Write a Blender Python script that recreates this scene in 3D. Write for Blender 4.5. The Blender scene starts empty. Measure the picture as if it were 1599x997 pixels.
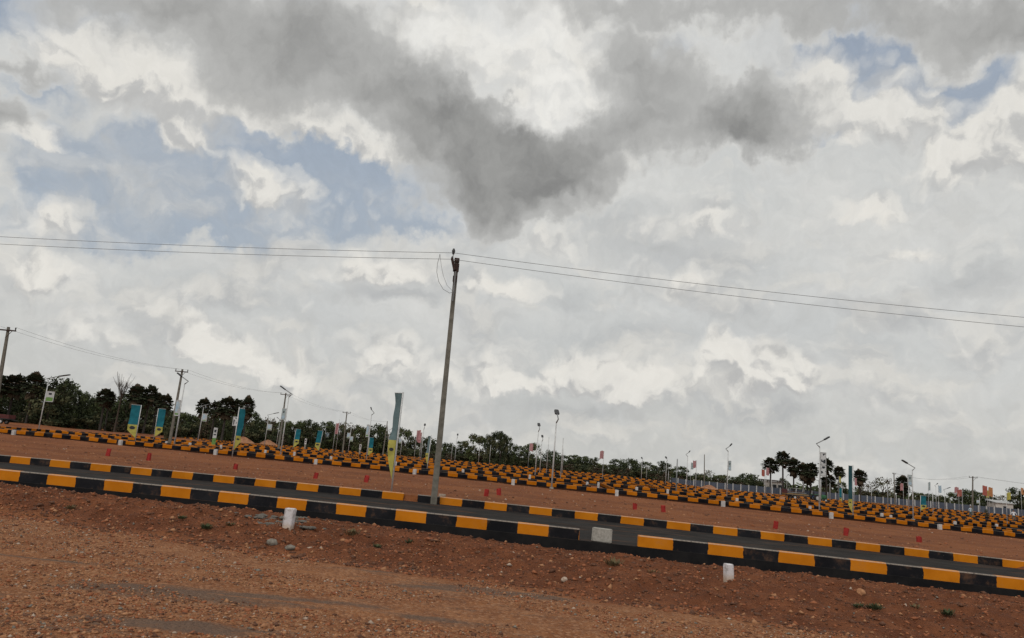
import bpy, math, random
import numpy as np
from mathutils import Vector, Matrix
random.seed(7); rng = np.random.default_rng(7)
R = math.radians
SC = bpy.context.scene
COL = SC.collection

# ------------------------------------------------------------------ camera
F, W, H = 1160.0, 1599.0, 997.0          # focal length and frame of the photograph, in its pixels
PITCH, ROLL = math.atan(229 / 1160), R(5.03)
EYE = Vector((0, 0, 1.9))
fwd = Vector((0, math.cos(PITCH), math.sin(PITCH)))
up0 = Vector((0, -math.sin(PITCH), math.cos(PITCH)))
rt0 = Vector((1, 0, 0))
rt = rt0 * math.cos(ROLL) + up0 * math.sin(ROLL)
up = up0 * math.cos(ROLL) - rt0 * math.sin(ROLL)
cam = bpy.data.cameras.new('camera')
cam.lens = 36 * F / W; cam.sensor_width = 36; cam.clip_start = .1; cam.clip_end = 9000
co = bpy.data.objects.new('camera', cam); COL.objects.link(co)
co.matrix_world = Matrix(((rt.x, up.x, -fwd.x, 0), (rt.y, up.y, -fwd.y, 0), (rt.z, up.z, -fwd.z, EYE.z), (0, 0, 0, 1)))
SC.camera = co

def ray(px, py):
    return fwd * F + rt * (px - W / 2) - up * (py - H / 2)
def at(px, py, Y):                        # the world point seen there at depth Y
    d = ray(px, py); return EYE + d * (Y / d.y)
def azel(px, py):
    d = ray(px, py).normalized(); return math.atan2(d.x, d.y), math.asin(d.z)

# ------------------------------------------------------------------ light
SUN_AZ, SUN_EL = R(205), R(48)            # azimuth clockwise from +Y: soft sun through cloud, behind the viewer
SC.view_settings.view_transform = 'Standard'; SC.view_settings.look = 'None'
SC.view_settings.exposure = 0; SC.view_settings.gamma = 1
sl = bpy.data.lights.new('sun', 'SUN'); sl.energy = 1.1; sl.angle = R(22); sl.color = (1, .95, .88)
so = bpy.data.objects.new('sun', sl); COL.objects.link(so)
sd = Vector((math.sin(SUN_AZ) * math.cos(SUN_EL), math.cos(SUN_AZ) * math.cos(SUN_EL), math.sin(SUN_EL)))
so.rotation_euler = (-sd).to_track_quat('-Z', 'Y').to_euler()

class NT:
    def __init__(s, tree): s.t = tree; s.n = tree.nodes; s.l = tree.links
    def add(s, typ, **k):
        n = s.n.new(typ)
        for a, v in k.items(): setattr(n, a, v)
        return n
    def put(s, sock, v):
        if isinstance(v, bpy.types.NodeSocket): s.l.new(v, sock)
        elif v is not None:
            if isinstance(v, tuple) and len(v) == 3 and sock.type == 'RGBA': v = v + (1,)
            sock.default_value = v
    def math(s, op, a, b=None, c=None, clamp=False):
        n = s.add('ShaderNodeMath', operation=op, use_clamp=clamp)
        for i, v in enumerate((a, b, c)): s.put(n.inputs[i], v)
        return n.outputs[0]
    def vm(s, op, a, b=None, scale=None):
        n = s.add('ShaderNodeVectorMath', operation=op)
        s.put(n.inputs[0], a); s.put(n.inputs[1], b)
        if scale is not None: s.put(n.inputs['Scale'], scale)
        return n.outputs[0]
    def noise(s, vec, scale, detail=4, rough=.55, dist=0, col=False):
        n = s.add('ShaderNodeTexNoise', noise_dimensions=getattr(s, 'dims', '3D')); s.put(n.inputs['Vector'], vec)
        n.inputs['Scale'].default_value = scale; n.inputs['Detail'].default_value = detail
        n.inputs['Roughness'].default_value = rough; n.inputs['Distortion'].default_value = dist
        return n.outputs['Color' if col else 'Fac']
    def mr(s, v, a, b, c=0., d=1., smooth=True):
        n = s.add('ShaderNodeMapRange'); n.interpolation_type = 'SMOOTHSTEP' if smooth else 'LINEAR'
        for i, x in enumerate((v, a, b, c, d)): s.put(n.inputs[i], x)
        return n.outputs[0]
    def mix(s, f, a, b, mode='MIX'):
        n = s.add('ShaderNodeMix', data_type='RGBA', blend_type=mode)
        s.put(n.inputs[0], f); s.put(n.inputs[6], a); s.put(n.inputs[7], b)
        return n.outputs[2]

def lin(r, g, b):
    f = lambda c: (c / 255 / 12.92) if c / 255 <= .04045 else ((c / 255 + .055) / 1.055) ** 2.4
    return (f(r), f(g), f(b))

world = bpy.data.worlds.new('World'); SC.world = world; world.use_nodes = True
N = NT(world.node_tree); N.n.clear(); N.dims = '2D'
out = N.add('ShaderNodeOutputWorld'); bg = N.add('ShaderNodeBackground'); bg.inputs['Strength'].default_value = .1
N.l.new(bg.outputs[0], out.inputs[0])
sky = N.add('ShaderNodeTexSky', sky_type='NISHITA', sun_disc=False, sun_elevation=SUN_EL, sun_rotation=SUN_AZ)
sky.air_density = 1; sky.dust_density = 2; sky.ozone_density = 1.5
tc = N.add('ShaderNodeTexCoord'); dirv = tc.outputs['Generated']
sep = N.add('ShaderNodeSeparateXYZ'); N.l.new(dirv, sep.inputs[0])
az = N.math('ARCTAN2', sep.outputs[0], sep.outputs[1]); el = N.math('ARCSINE', sep.outputs[2])
cmb = N.add('ShaderNodeCombineXYZ'); N.l.new(az, cmb.inputs[0]); N.l.new(el, cmb.inputs[1])
P0 = cmb.outputs[0]
def warp(vec, amt1, amt2, amt3):
    w = vec
    for sc_, am, dt in ((7, amt1, 3), (24, amt2, 4), (80, amt3, 3)):
        n = N.noise(P0, sc_, dt, .6, col=True)
        n = N.vm('SUBTRACT', n, (.5, .5, .5)); w = N.vm('ADD', w, N.vm('SCALE', n, scale=am))
    return w
PW = warp(P0, .11, .050, .014)
PS = warp(P0, .07, .026, .008)
def field(vec, blobs):
    """sum of soft elliptic cloud cells, each given by place, half sizes, tilt and weight"""
    acc = None
    for b in blobs:
        cx, cy, rx, ry = b[:4]; ang = b[4] if len(b) > 4 else 0; wt = b[5] if len(b) > 5 else 1
        c, s_ = math.cos(R(ang)), math.sin(R(ang))
        a0 = azel(cx, cy)
        e1 = azel(cx + rx * c, cy + rx * s_); e2 = azel(cx - ry * s_, cy + ry * c)
        v1 = Vector((e1[0] - a0[0], e1[1] - a0[1])); v2 = Vector((e2[0] - a0[0], e2[1] - a0[1]))
        m = N.add('ShaderNodeMapping', vector_type='TEXTURE')
        m.inputs['Location'].default_value = (a0[0], a0[1], 0)
        m.inputs['Rotation'].default_value = (0, 0, math.atan2(v1.y, v1.x))
        m.inputs['Scale'].default_value = (v1.length * 1.35, v2.length * 1.35, 1)
        N.l.new(vec, m.inputs[0])
        g = N.add('ShaderNodeTexGradient', gradient_type='SPHERICAL'); N.l.new(m.outputs[0], g.inputs[0])
        acc = N.math('MULTIPLY_ADD', g.outputs['Fac'], 2.2 * wt, acc if acc is not None else 0.)
    return acc
blue_b = [(40, 5, 170, 50, 10), (175, 275, 150, 80, 12), (370, 300, 230, 70, 5), (560, 285, 140, 60, 8), (680, 320, 70, 45, 20, .7),
          (120, 340, 190, 50, 0, .7), (365, 210, 70, 45, 20, .9), (470, 6, 42, 14, 0, 1), (1340, 110, 70, 100, 15, 1.7), (1430, 160, 120, 45, -12, 1.4),
          (1290, 190, 45, 35, 0, .8), (1520, 150, 90, 35, -20, .8), (1040, 75, 30, 25, 0, .5), (80, 130, 70, 30, 0, .5), (300, 360, 160, 30, 0, .5), (1540, 90, 60, 25, 0, .5)]
white_b = [(150, 95, 110, 55, 25, 1.2), (235, 145, 110, 70, 30, 1.2), (300, 205, 50, 62, 20, 1.1), (60, 215, 50, 32, 0, 1.2), (380, 165, 95, 35, 15, .9), (480, 205, 90, 36, 20, 1),
           (600, 235, 80, 28, 15, .8), (415, 300, 80, 44, 25, .85), (660, 45, 60, 75, 10, 1.3), (760, 90, 80, 80, 0, .9), (865, 150, 70, 55, -20, 1.2), (880, 60, 60, 70, 0, .9),
           (1282, 145, 48, 66, 10, 1.5), (1350, 195, 120, 45, -15, 1.1), (1480, 240, 150, 70, 0, .9), (1580, 180, 50, 80, 20, 1.1), (1420, 120, 70, 15, -15, .5),
           (1520, 100, 80, 14, -30, .5), (595, 428, 95, 36, 0, .9), (785, 452, 68, 24, 8, .8), (1072, 445, 50, 32, 0, .85), (60, 428, 95, 30, 10, .9), (70, 348, 100, 32, 0, .6),
           (300, 525, 34, 32, 0, 1), (330, 545, 40, 34, 0, .9), (385, 575, 70, 45, 20, .8), (600, 570, 60, 55, 0, .65), (880, 575, 44, 34, 0, 1), (925, 582, 40, 32, 0, .9), (840, 605, 50, 28, 0, .7), (985, 605, 50, 30, 0, .7), (1130, 548, 30, 30, 0, 1.2), (1108, 578, 28, 26, 0, 1), (1155, 572, 34, 34, 0, 1), (1200, 565, 36, 34, 0, 1), (1250, 592, 36, 34, 0, 1.1), (1215, 610, 50, 32, 0, .9), (1150, 615, 70, 30, 0, .8),
           (1350, 326, 80, 22, 0, .7), (1430, 392, 70, 14, 0, .7), (860, 385, 60, 30, 0, .5), (780, 590, 60, 50, 0, .6), (1560, 270, 80, 50, 0, .5), (1560, 560, 70, 40, 0, .4),
           (1100, 350, 90, 30, 0, .5), (950, 250, 100, 40, 0, .4), (150, 520, 90, 40, 10, .45), (460, 590, 60, 40, 0, .55), (700, 600, 70, 40, 0, .5), (1000, 610, 90, 40, 0, .6), (240, 470, 90, 30, 0, .3)]
dark_b = [(330, 45, 220, 90, 20, .75), (470, 100, 240, 90, 20, .7), (540, 30, 140, 60, 0, .7), (640, 165, 200, 80, 20, .8), (775, 262, 150, 85, 0, 1.6), (820, 296, 115, 58, 0, 1.2), (720, 205, 150, 55, 10, .8), (900, 225, 120, 50, -5, .9), (850, 255, 90, 50, 0, .6),
          (1000, 115, 80, 70, 0, 1.1), (960, 180, 80, 45, 0, .7), (1110, 165, 110, 55, 8, 1.0), (1200, 190, 95, 62, 0, 1.3), (1160, 215, 100, 40, 0, .6), (1040, 215, 110, 40, 0, .6), (240, 0, 120, 40, 0, .6),
          (930, 10, 130, 32, 0, .7), (1150, 12, 260, 36, 0, .8), (1440, 20, 200, 55, 5, 1.0), (1580, 50, 110, 70, 0, 1.0), (35, 105, 62, 20, 10, .9), (10, 190, 60, 42, 0, 1.1), (650, 110, 70, 40, 0, .5)]
grey_b = [(1390, 488, 90, 24, 3, .9), (620, 465, 80, 15, 0, .7), (430, 398, 95, 24, 0, .5), (1150, 480, 60, 26, 0, .6), (1080, 395, 160, 30, 0, .4), (900, 640, 130, 26, 0, .5), (1210, 645, 80, 14, 0, .6),
          (1050, 460, 60, 12, 0, .4), (300, 460, 200, 20, 5, .3), (1530, 430, 120, 30, 0, .4), (880, 470, 60, 30, 0, .35), (1000, 530, 200, 30, 0, .35), (950, 350, 150, 40, 0, .35), (1340, 560, 80, 60, 0, .3)]
# cloud texture: fractal noise plus round billows; each is read twice, the second time a little higher, to shade it
def billow(vec, scale):
    v = N.add('ShaderNodeTexVoronoi', feature='SMOOTH_F1', voronoi_dimensions='2D'); v.inputs['Scale'].default_value = scale; v.inputs['Smoothness'].default_value = .6
    v.inputs['Detail'].default_value = 1.; v.inputs['Roughness'].default_value = .55; v.inputs['Lacunarity'].default_value = 2.3; N.l.new(vec, v.inputs['Vector'])
    return N.math('SUBTRACT', 1., v.outputs['Distance'])
def shifted(vec, dx, dy): return N.vm('ADD', vec, (dx, dy, 0))
n_a = N.noise(PW, 7, 5, .56); n_b = N.noise(PS, 13, 6, .58)
b_a = billow(PS, 24); b_u = billow(shifted(PS, .004, .012), 24)
n_bu = N.noise(shifted(PS, .003, .012), 13, 6, .58)
bigs = N.noise(P0, 5.5, 4, .55)
fW0 = field(PS, white_b)
fWu = field(shifted(PS, .003, .022), white_b)
fD0 = field(PW, dark_b)
fD = N.math('ADD', fD0, N.math('MULTIPLY', N.math('SUBTRACT', n_a, .5), 1.7))
fB = N.math('ADD', field(PW, blue_b), N.math('MULTIPLY', N.math('SUBTRACT', n_a, .5), 1.3))
fW = N.math('ADD', fW0, N.math('ADD', N.math('MULTIPLY', N.math('SUBTRACT', b_a, .62), .9), N.math('MULTIPLY', N.math('SUBTRACT', n_b, .5), 1.1)))
fG = field(PS, grey_b)
shade = N.math('ADD', N.math('MULTIPLY', N.math('SUBTRACT', b_a, b_u), 1.0), N.math('MULTIPLY', N.math('SUBTRACT', n_b, n_bu), 3.))
LINR = dict(smooth=False)
# thin high veil, lightly mottled
st_m = N.add('ShaderNodeMapping'); st_m.inputs['Scale'].default_value = (2.2, 7, 1); st_m.inputs['Rotation'].default_value = (0, 0, R(-5)); N.l.new(PS, st_m.inputs[0])
streak = N.noise(st_m.outputs[0], 2, 5, .55)
veil = N.mix(N.mr(streak, .25, .75), lin(198, 200, 199), lin(213, 213, 210))
veil = N.mix(N.mr(el, .02, .20, .8, 0), veil, lin(194, 194, 190))
veil = N.mix(N.mr(el, .35, .65, 0, .7), veil, lin(208, 209, 208))
# the clear blue: the sky texture itself, greyed by summer haze
blue = N.mix(.72, N.mix(1, sky.outputs[0], (.17, .15, .125), 'MULTIPLY'), lin(148, 161, 180))
blue = N.mix(N.mr(el, .62, .24, 0, .6), blue, lin(172, 181, 190))
base = N.mix(N.mr(fB, -.1, 1.2, 0, .95), veil, blue)
base = N.mix(N.mr(fG, .05, 1.3, 0, .6), base, lin(160, 163, 166))
# soft small puffs low over the plain
pm = N.add('ShaderNodeMapping'); pm.inputs['Scale'].default_value = (1, 1.7, 1); pm.inputs['Rotation'].default_value = (0, 0, R(-3)); N.l.new(PS, pm.inputs[0])
pn = N.noise(pm.outputs[0], 8, 5, .55); pu = N.noise(shifted(pm.outputs[0], .003, .028), 8, 5, .55)
pmask = N.math('MULTIPLY', N.mr(pn, .42, .66), N.mr(el, .38, .24))
pcol = N.mix(N.mr(N.math('ADD', N.math('SUBTRACT', pn, pu), N.math('MULTIPLY', shade, .10)), -.09, .10, **LINR), lin(183, 184, 184), lin(219, 216, 209))
base = N.mix(N.math('MULTIPLY', pmask, .62), base, pcol)
bank_ = N.noise(P0, 3.2, 4, .5)
base = N.mix(N.math('MULTIPLY', N.mr(bank_, .45, .68), .16), base, lin(178, 181, 183))
# bright cumulus, grey at the foot and in the folds
lit = N.math('ADD', N.math('MULTIPLY', N.math('SUBTRACT', fW0, fWu), .32), shade)
wcol = N.mix(N.mr(lit, -.50, .36), lin(186, 186, 185), lin(230, 227, 220))
wcol = N.mix(N.mr(el, .3, .6, 0, .4), wcol, lin(216, 215, 210))
foot_ = N.math('MULTIPLY', N.math('MINIMUM', N.math('SUBTRACT', fW0, fWu), 0.), .9)
soft = N.mr(el, .22, .42, 1.15, 1.2)
base = N.mix(N.mr(N.math('ADD', fW, foot_), -.08, soft, 0, .95, **LINR), base, wcol)
# the heavy cloud: bright where it is thin, greyer as it thickens
thick = N.math('ADD', fD, N.math('ADD', N.math('MULTIPLY', shade, -.45), N.math('MULTIPLY', N.math('SUBTRACT', n_b, .5), 1.6)))
base = N.mix(N.mr(fD, -.1, .7, 0, .5), base, lin(219, 218, 214))
base = N.mix(N.mr(thick, .0, 1.5, 0, .88), base, lin(179, 179, 177))
base = N.mix(N.mr(thick, .8, 4.6, 0, .97), base, N.mix(N.mr(n_b, .3, .7), lin(132, 132, 131), lin(154, 154, 152)))
# high white glow between the heavy clouds, where the sheet is thinnest
glare = field(PW, [(775, 50, 95, 90, 0, .7), (862, 145, 60, 42, -15, 1.0), (665, 35, 45, 60, 0, .7), (880, 60, 60, 60, 0, .5)])
base = N.mix(N.mr(glare, .0, 1.6, 0, .6), base, lin(240, 239, 235))
finef = N.mr(N.noise(PS, 60, 5, .65), .25, .75, .955, 1.035, **LINR)
base = N.vm('SCALE', base, scale=finef)
# sky behind the viewer brightened out of view, added fill for camera-facing surfaces
back = N.mr(sep.outputs[1], .25, -.35, 1, 1.35)
base = N.vm('SCALE', base, scale=N.math('MULTIPLY', back, 10.))
N.l.new(base, bg.inputs['Color'])
world.cycles.sampling_method = 'MANUAL'; world.cycles.sample_map_resolution = 256
SC.cycles.max_bounces = 4; SC.cycles.diffuse_bounces = 3; SC.cycles.use_denoising = True

# ------------------------------------------------------------------ materials
def material(name, build=None, color=None, rough=.85, metal=0., spec=.3):
    m = bpy.data.materials.new(name); m.use_nodes = True
    n = NT(m.node_tree); p = n.n['Principled BSDF']
    p.inputs['Roughness'].default_value = rough; p.inputs['Metallic'].default_value = metal
    p.inputs['Specular IOR Level'].default_value = spec
    if color: p.inputs['Base Color'].default_value = color + (1,)
    if build: build(n, p)
    return m
def bump(n, p, h, dist=.01, strength=1.):
    b = n.add('ShaderNodeBump'); b.inputs['Distance'].default_value = dist; b.inputs['Strength'].default_value = strength
    n.l.new(h, b.inputs['Height']); n.l.new(b.outputs[0], p.inputs['Normal'])
def mottled(c1, c2, scale, rough=.85, metal=0., bmp=.0, spec=.3, detail=5):
    def f(n, p):
        o = n.add('ShaderNodeTexCoord').outputs['Object']
        k = n.noise(o, scale, detail, .65)
        n.put(p.inputs['Base Color'], n.mix(n.mr(k, .3, .7), c1, c2))
        if bmp: bump(n, p, k, bmp)
    return f
M = {}
def mm(name, c1, c2, scale=6, **k):
    rough = k.pop('rough', .85); metal = k.pop('metal', 0.); spec = k.pop('spec', .3)
    M[name] = material(name, mottled(c1, c2, scale, **k), rough=rough, metal=metal, spec=spec)
mm('concrete', (.20, .18, .15), (.32, .29, .25), 5, bmp=.004)
mm('pole_concrete', (.10, .092, .075), (.17, .155, .13), 5, bmp=.004)  # concrete darkened for backlit poles, their shade put into the colour
mm('galvanised', (.38, .38, .38), (.52, .52, .51), 8, rough=.5, metal=.3)
mm('white_paint', (.36, .345, .335), (.54, .52, .51), 7)
mm('dull_white', (.32, .32, .32), (.48, .48, .47), 9)
mm('grey_paint', (.17, .18, .18), (.26, .26, .26), 7)
mm('dark_metal', (.02, .02, .022), (.045, .045, .045), 8, rough=.5)
mm('rust', (.022, .012, .010), (.050, .026, .020), 14, bmp=.003)
mm('red_paint', (.22, .014, .012), (.33, .030, .024), 20)
mm('dark_teal_cloth', (.010, .045, .055), (.022, .07, .08), 3)
mm('teal_cloth', (.004, .085, .115), (.008, .13, .165), 3)
mm('pale_teal_cloth', (.085, .13, .14), (.13, .18, .185), 3)
mm('yellow_cloth', (.30, .27, .06), (.42, .38, .09), 3)
mm('emblem', (.015, .02, .03), (.05, .05, .05), 30)
mm('pink_cloth', (.32, .14, .15), (.42, .24, .24), 4)
mm('red_cloth', (.28, .07, .055), (.36, .12, .09), 4)
mm('orange_cloth', (.34, .15, .06), (.42, .20, .09), 4)
mm('grey_cloth', (.25, .30, .31), (.36, .42, .42), 4)
mm('board_blue', (.25, .36, .45), (.42, .50, .55), 5)
mm('board_green', (.08, .17, .04), (.16, .28, .08), 9)
mm('bark', (.035, .026, .019), (.075, .055, .042), 6, bmp=.02)
mm('palm_bark', (.022, .018, .016), (.048, .040, .034), 4, bmp=.02)
mm('leaf_dark', (.020, .028, .011), (.040, .050, .019), .8)
mm('leaf_mid', (.038, .052, .016), (.075, .092, .032), .7)
mm('leaf_olive', (.055, .058, .026), (.100, .096, .045), .8)
mm('leaf_brown', (.050, .036, .022), (.082, .058, .034), .8)
mm('palm_leaf', (.018, .024, .010), (.036, .042, .019), 1.5)
mm('dead_frond', (.045, .030, .017), (.075, .053, .030), 2)
mm('fence_sheet', (.050, .062, .088), (.072, .086, .115), .6, rough=.6)
mm('stone_grey', (.115, .10, .082), (.22, .195, .16), 14, bmp=.015)
mm('stone_pale', (.30, .22, .16), (.44, .35, .28), 20, bmp=.004)
mm('stone_tan', (.27, .125, .058), (.38, .19, .095), 20, bmp=.004)
mm('stone_red', (.20, .066, .028), (.29, .105, .045), 20, bmp=.004)
mm('stone_dark', (.075, .032, .017), (.13, .058, .032), 20, bmp=.004)
mm('block_grey', (.24, .225, .20), (.36, .34, .305), 22, bmp=.004)
mm('cement_spill', (.07, .062, .052), (.15, .135, .115), 16, bmp=.03)
mm('weed', (.03, .042, .016), (.065, .075, .032), 20)
mm('dry_weed', (.09, .075, .035), (.16, .12, .06), 20)
mm('maroon_paint', (.055, .012, .012), (.09, .02, .018), 3, rough=.5)
mm('green_paint', (.02, .09, .04), (.05, .15, .07), 3, rough=.5)
mm('blue_paint', (.02, .05, .12), (.04, .08, .17), 3, rough=.5)
mm('tyre', (.012, .012, .012), (.03, .027, .024), 6)
mm('timber', (.20, .13, .06), (.34, .23, .11), 6)
mm('plaster', (.40, .37, .33), (.52, .48, .44), 2)
mm('window_dark', (.01, .012, .014), (.02, .022, .025), 2, rough=.2)
mm('skin', (.16, .085, .05), (.20, .11, .065), 5, rough=.6)
mm('hair', (.01, .008, .007), (.02, .016, .014), 9)
mm('shirt_blue', (.30, .38, .44), (.42, .50, .56), 3)
mm('shirt_white', (.55, .56, .60), (.66, .66, .68), 3)
mm('trousers', (.05, .07, .075), (.09, .12, .12), 3)
mm('wire', (.13, .13, .13), (.19, .19, .19), 3)
mm('black_paint', (.008, .008, .009), (.016, .015, .015), 2, rough=.9, spec=.06)
def asphalt_mat(n, p):
    o = n.add('ShaderNodeTexCoord').outputs['Object']
    m_ = n.add('ShaderNodeMapping'); m_.inputs['Scale'].default_value = (.25, 1.2, 1); m_.inputs['Rotation'].default_value = (0, 0, R(4)); n.l.new(o, m_.inputs[0])
    k = n.noise(o, 1.2, 5, .65); d = n.noise(m_.outputs[0], 1.6, 5, .65); g = n.noise(o, 45, 3, .7)
    c = n.mix(n.mr(k, .3, .7), (.020, .018, .017), (.034, .031, .029))
    c = n.mix(n.math('MULTIPLY', n.mr(n.math('ADD', d, n.math('MULTIPLY', g, .12)), .60, .76), .5), c, (.14, .065, .032))
    n.put(p.inputs['Base Color'], c); bump(n, p, g, .006)
M['asphalt'] = material('asphalt', asphalt_mat, rough=.95, spec=.05)

def print_mat(n, p):
    o = n.add('ShaderNodeTexCoord').outputs['Object']
    v = n.add('ShaderNodeTexVoronoi', distance='CHEBYCHEV'); v.inputs['Scale'].default_value = 5.; n.l.new(o, v.inputs['Vector'])
    sc_ = n.add('ShaderNodeSeparateColor'); n.l.new(v.outputs['Color'], sc_.inputs[0])
    n.put(p.inputs['Base Color'], n.mix(n.math('GREATER_THAN', sc_.outputs[0], .52), (.50, .50, .50), (.03, .035, .04)))
M['print_dark'] = material('print_dark', print_mat)
def kerb_mat(n, p, near=True):
    uv = n.add('ShaderNodeUVMap').outputs[0]; sx = n.add('ShaderNodeSeparateXYZ'); n.l.new(uv, sx.inputs[0])
    o = n.add('ShaderNodeTexCoord').outputs['Object']
    nz = n.noise(o, 5, 4, .6)
    t = n.math('ADD', sx.outputs[0], n.math('MULTIPLY', n.math('SUBTRACT', nz, .5), .12))
    par = n.math('GREATER_THAN', n.math('MODULO', t, 2.), 1.)
    big = n.noise(o, 1.3, 5, .6); fine = n.noise(o, 26, 5, .7); blot = n.noise(o, 2.6, 5, .7)
    orange = n.mix(n.mr(big, .3, .7), *(((.43, .135, .004), (.55, .185, .008)) if near else ((.34, .105, .005), (.46, .15, .009))))
    black = n.mix(n.mr(big, .35, .7), (.007, .007, .009), (.017, .017, .020))
    c = n.mix(par, orange, black)
    # black painted footing below the bands
    c = n.mix(n.math('LESS_THAN', sx.outputs[1], .27 if near else .36), c, (.010, .009, .009))
    # red dust over the foot of the kerb and scuffs where the paint is off
    dust = n.math('MULTIPLY', n.mr(n.math('ADD', sx.outputs[1], n.math('MULTIPLY', fine, .25)), .50, .30), .4 if near else .12)
    c = n.mix(dust, c, (.27, .10, .045))
    c = n.mix(n.math('MULTIPLY', n.mr(fine, .66, .74), .5), c, (.30, .24, .18))
    c = n.mix(n.math('MULTIPLY', n.mr(blot, .52, .74), .30 if near else .12), c, (.25, .12, .055))
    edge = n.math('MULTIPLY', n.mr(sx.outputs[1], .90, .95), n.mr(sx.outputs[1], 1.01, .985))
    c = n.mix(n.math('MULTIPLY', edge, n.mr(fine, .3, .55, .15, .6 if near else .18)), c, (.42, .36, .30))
    n.put(p.inputs['Base Color'], c); bump(n, p, fine, .004)
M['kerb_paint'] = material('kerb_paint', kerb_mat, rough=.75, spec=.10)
M['kerb_paint_field'] = material('kerb_paint_field', lambda n, p: kerb_mat(n, p, False), rough=.95, spec=.0)

def ground_mat(n, p):
    o = n.add('ShaderNodeTexCoord').outputs['Object']
    at_ = n.add('ShaderNodeAttribute', attribute_name='zone'); zn = at_.outputs['Fac']
    big = n.noise(o, .22, 5, .6); mid = n.noise(o, 1.6, 6, .65); fine = n.noise(o, 14, 6, .7); grit = n.noise(o, 60, 4, .7)
    st = n.add('ShaderNodeMapping'); st.inputs['Scale'].default_value = (.16, .9, 1); st.inputs['Rotation'].default_value = (0, 0, R(6)); n.l.new(o, st.inputs[0])
    stn = n.noise(st.outputs[0], 1.15, 5, .6)
    vor = n.add('ShaderNodeTexVoronoi'); vor.inputs['Scale'].default_value = 26; n.l.new(n.vm('ADD', o, n.vm('SCALE', n.noise(o, 9, 3, .6, col=True), scale=.05)), vor.inputs['Vector'])
    vc = n.add('ShaderNodeSeparateColor'); n.l.new(vor.outputs['Color'], vc.inputs[0])
    road = n.mix(n.mr(mid, .35, .65), (.215, .084, .034), (.295, .130, .057))
    road = n.mix(n.math('MULTIPLY', n.mr(vc.outputs[0], .55, .95, smooth=False), .55), road, (.42, .235, .135))
    road = n.mix(n.math('MULTIPLY', n.mr(vc.outputs[1], .75, .95, smooth=False), .6), road, (.13, .055, .03))
    road = n.mix(n.math('MULTIPLY', n.mr(fine, .5, .72), .5), road, (.125, .056, .028))
    road = n.mix(n.math('MULTIPLY', n.mr(n.math('ADD', stn, n.math('MULTIPLY', fine, .12)), .60, .70), .8), road, (.115, .082, .062))
    bank = n.mix(n.mr(mid, .35, .7), (.115, .040, .018), (.195, .072, .032))
    bank = n.mix(n.math('MULTIPLY', n.mr(fine, .45, .7), .6), bank, (.10, .034, .016))
    strip = n.mix(n.mr(big, .38, .62), (.225, .082, .031), (.160, .056, .022))
    strip = n.mix(n.math('MULTIPLY', n.mr(mid, .48, .72), .6), strip, (.27, .097, .036))
    strip = n.mix(n.math('MULTIPLY', n.mr(fine, .5, .7), .45), strip, (.12, .038, .014))
    soil = (.235, .090, .037)
    c = n.mix(n.mr(zn, .0, .45), road, soil)
    c = n.mix(n.mr(zn, .5, 1.), c, bank)
    c = n.mix(n.mr(zn, 1.2, 2.), c, strip)
    c = n.mix(n.mr(zn, 2.2, 3.), c, n.mix(n.mr(big, .35, .65), (.10, .060, .030), (.16, .085, .045)))
    n.put(p.inputs['Base Color'], c)
    h = n.math('ADD', n.math('MULTIPLY', fine, 1.), n.math('MULTIPLY', grit, .5))
    h = n.math('ADD', h, n.math('MULTIPLY', vor.outputs['Distance'], -1.2))
    bump(n, p, h, .03, .9)
M['ground'] = material('ground', ground_mat, rough=.95, spec=.15)

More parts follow.
